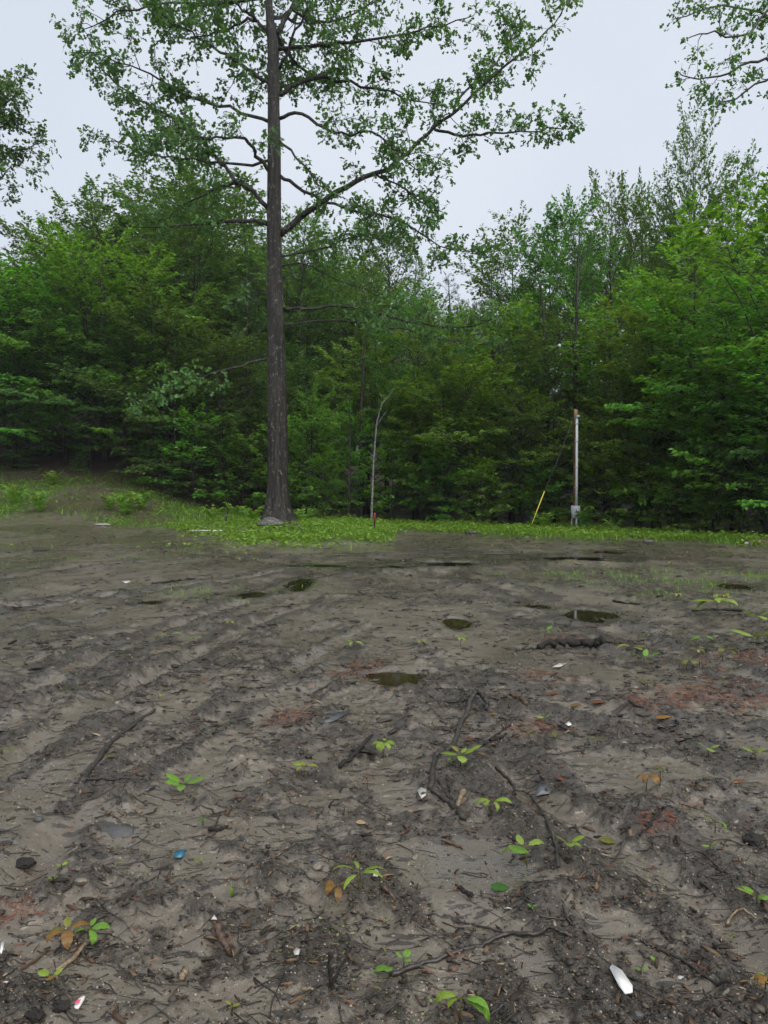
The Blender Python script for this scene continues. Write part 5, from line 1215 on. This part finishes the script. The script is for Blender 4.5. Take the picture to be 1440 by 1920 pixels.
stick([(408, 1752, 10), (420, 1772, 8), (431, 1796)], 16, BR, 'stub of brown bark in the left foreground', name='bark_stub', cat='bark', rough=.08)
stick([(957, 1302), (972, 1312), (984, 1322)], 9, BR, 'short brown wood stub right of the hooked root', name='wood_stub', cat='stick', taper=(.6, 1.2))
stick([(392, 1558), (410, 1557), (428, 1553)], 8, CH_, 'flat dark wood chip below the thin twigs')
stick([(360, 1513), (395, 1516), (402, 1526), (412, 1524), (445, 1515)], 4, TW, 'thin dark twig left of centre foreground', branches=[([(412, 1524), (408, 1540), (402, 1552)], 4)])
stick([(286, 1097), (330, 1091), (365, 1086)], 5, CH_, 'distant dark stick along the long left rut')
stick([(1238, 1518, 8), (1222, 1540, 4), (1200, 1558)], 6, CH_, 'black twig right of the orange seedling')
stick([(870, 1482, 4), (864, 1498), (858, 1516)], 11, PL, 'pale flat wood chip beside the splintered wood', taper=(1, .6), rough=.05)
stick([(1362, 1738), (1385, 1738), (1418, 1746)], 6, PL, 'tan curved stick near the right edge', rough=.1)
stick([(348, 1824, 5), (340, 1840)], 13, PL, 'short tan wood chip at the bottom left', taper=(1, .7), rough=.05)
stick([(566, 1828), (588, 1838)], 7, PL, 'small tan wood chip left of the black forked twig', rough=.05)
stick([(855, 1662, 4), (870, 1672), (884, 1682)], 9, CH_, 'short black stub in the wet hollow', taper=(.6, 1.1))
stick([(1285, 1600), (1320, 1606), (1380, 1672)], 5, TW, 'dark twig on the black litter at the right')
stick([(720, 1665, 5), (740, 1690)], 9, BR, 'small brown stub right of the ragged seedling')
stick([(900, 1402), (935, 1376), (958, 1360)], 4, CH_, 'short black twig right of the root near the orange leaf', branches=[([(920, 1390), (940, 1386), (950, 1377)], 7)])
stick([(1150, 1128), (1170, 1132), (1200, 1134)], 5, CH_, 'distant dark stick above the reflecting puddle')
stick([(62, 1032), (80, 1034), (92, 1033)], 4, CH_, 'far dark stick on the left mud')
stick([(200, 1712), (175, 1730), (158, 1742)], 4, CH_, 'thin black twig above the pale cut stick')

# ------------------------------------------------------------------ litter
def shard(pts, mat, label, name='plastic_shard', cat='plastic shard', thick=.004, bend=.0, lift=.012, mat2=None, split=None):
    P = np.array([gnd(a, b) for a, b in pts]); c = P.mean(0); n = len(P); zmean = P[:, 2].max()
    top = P.copy(); top[:, 2] = P[:, 2] * .5 + zmean * .5 + lift + bend * np.sin(np.arange(n) * 2.1); bot = top - (0, 0, thick)
    a = Acc(); a.add(np.concatenate([top, bot]) - c, [list(range(n))], [list(range(2 * n - 1, n - 1, -1))], [(i_, i_ + n, (i_ + 1) % n + n, (i_ + 1) % n) for i_ in range(n)])
    o = a.build(name, mat); o.location = c; tag(o, label, cat, 'litter on the mud')
    if split:
        P2 = np.array([gnd(a_, b_) for a_, b_ in split]); P2[:, 2] = top[:, 2].max() + .002; a = Acc(); k = len(P2); a.add(P2 - c, [list(range(k))]); q = a.build('painted_patch', mat2, o)
    return o
M['blue'] = plain('teal blue plastic', (.012, .085, .14), .3, .5, .2, 30)
M['pink'] = plain('pink print', (.75, .08, .16), .35, .4, .3, 60)
M['film'] = plain('grey plastic film', (.050, .054, .06), .35, .6, .35, 30, .6)
shard([(1143, 1824), (1148, 1820), (1166, 1838), (1186, 1862), (1186, 1871), (1172, 1871), (1160, 1860)], M['white'], 'white plastic shard in the lower right foreground', bend=.002)
shard([(326, 1612), (330, 1607), (343, 1602), (348, 1605), (345, 1611), (338, 1614), (328, 1616)], M['blue'], 'teal blue plastic shard in the left foreground', bend=.006, lift=.016)
shard([(139, 1896), (147, 1882), (156, 1873), (160, 1878), (157, 1886), (147, 1899), (141, 1900)], M['white'], 'pink and white printed scrap at the bottom left', name='printed_scrap', cat='scrap', bend=.003, mat2=M['pink'], split=[(140, 1895), (146, 1885), (153, 1888), (147, 1898), (142, 1899)])
shard([(600, 1354), (612, 1340), (640, 1332), (658, 1336), (652, 1342), (636, 1348), (622, 1356)], M['film'], 'crumpled grey plastic film left of the dark pointed stick', name='plastic_film', cat='plastic film', bend=.004, lift=.006)
shard([(396, 1728), (402, 1724), (407, 1729), (400, 1734)], M['dirty_white'], 'tiny white scrap on the brown bark stub', name='paper_scrap', cat='scrap', lift=.02)
shard([(550, 1791), (556, 1785), (563, 1790), (560, 1796), (552, 1797)], M['dirty_white'], 'white scrap left of the black forked twig', name='paper_scrap', cat='scrap')
shard([(699, 1650), (704, 1646), (710, 1650), (708, 1656), (701, 1656)], M['dirty_white'], 'white chip under the ragged green seedling', name='paper_scrap', cat='scrap', lift=.02)
shard([(0, 1800), (2, 1786), (9, 1782), (7, 1792), (3, 1800)], M['white'], 'white sliver at the left picture edge', name='paper_scrap', cat='scrap')
shard([(3, 1848), (8, 1843), (16, 1847), (12, 1851)], M['dirty_white'], 'small white scrap in the bottom left corner', name='paper_scrap', cat='scrap')
shard([(945, 1712), (952, 1707), (960, 1710), (955, 1714)], M['dirty_white'], 'small white scrap above the long dark branch', name='paper_scrap', cat='scrap')
shard([(782, 1490), (788, 1482), (800, 1480), (798, 1490), (790, 1496)], M['dirty_white'], 'crumpled whitish scrap left of the long root', name='paper_scrap', cat='scrap', bend=.003, lift=.005)
shard([(1002, 1500), (1012, 1470), (1022, 1466), (1034, 1478), (1030, 1492), (1014, 1494)], M['film'], 'grey crumpled film scrap right of the bent twig', name='plastic_film', cat='plastic film', bend=.004, lift=.006)
shard([(1060, 1362), (1066, 1358), (1072, 1362), (1066, 1365)], M['white'], 'small white chip in the right middle ground', name='paper_scrap', cat='scrap')
shard([(228, 1092), (240, 1090), (246, 1092), (236, 1095)], M['dirty_white'], 'whitish scrap by the far left rut', name='paper_scrap', cat='scrap')
shard([(268, 1478), (276, 1470), (290, 1471), (294, 1477), (282, 1481)], M['film'], 'bluish shiny scrap left of the bright spreading seedling', name='plastic_film', cat='plastic film', bend=.005)
shard([(1035, 1254), (1048, 1246), (1064, 1247), (1050, 1254)], M['dirty_white'], 'pale scrap below the fresh green seedling', name='paper_scrap', cat='scrap')

# ------------------------------------------------------------------ damp air
hb = Acc(); hb.box((0, 0, 13.5), (870, 870, 31)); hm = bpy.data.materials.new('damp air'); hm.use_nodes = True; hm.node_tree.nodes.clear()
pv = hm.node_tree.nodes.new('ShaderNodeVolumePrincipled'); pv.inputs['Color'].default_value = (.90, .95, 1.0, 1); pv.inputs['Density'].default_value = .00035; pv.inputs['Anisotropy'].default_value = 0.0
ho = hm.node_tree.nodes.new('ShaderNodeOutputMaterial'); hm.node_tree.links.new(pv.outputs[0], ho.inputs['Volume'])
haze = hb.build('haze', hm); haze['kind'] = 'stuff'; haze['label'] = 'thin damp haze over the clearing'; haze['category'] = 'haze'
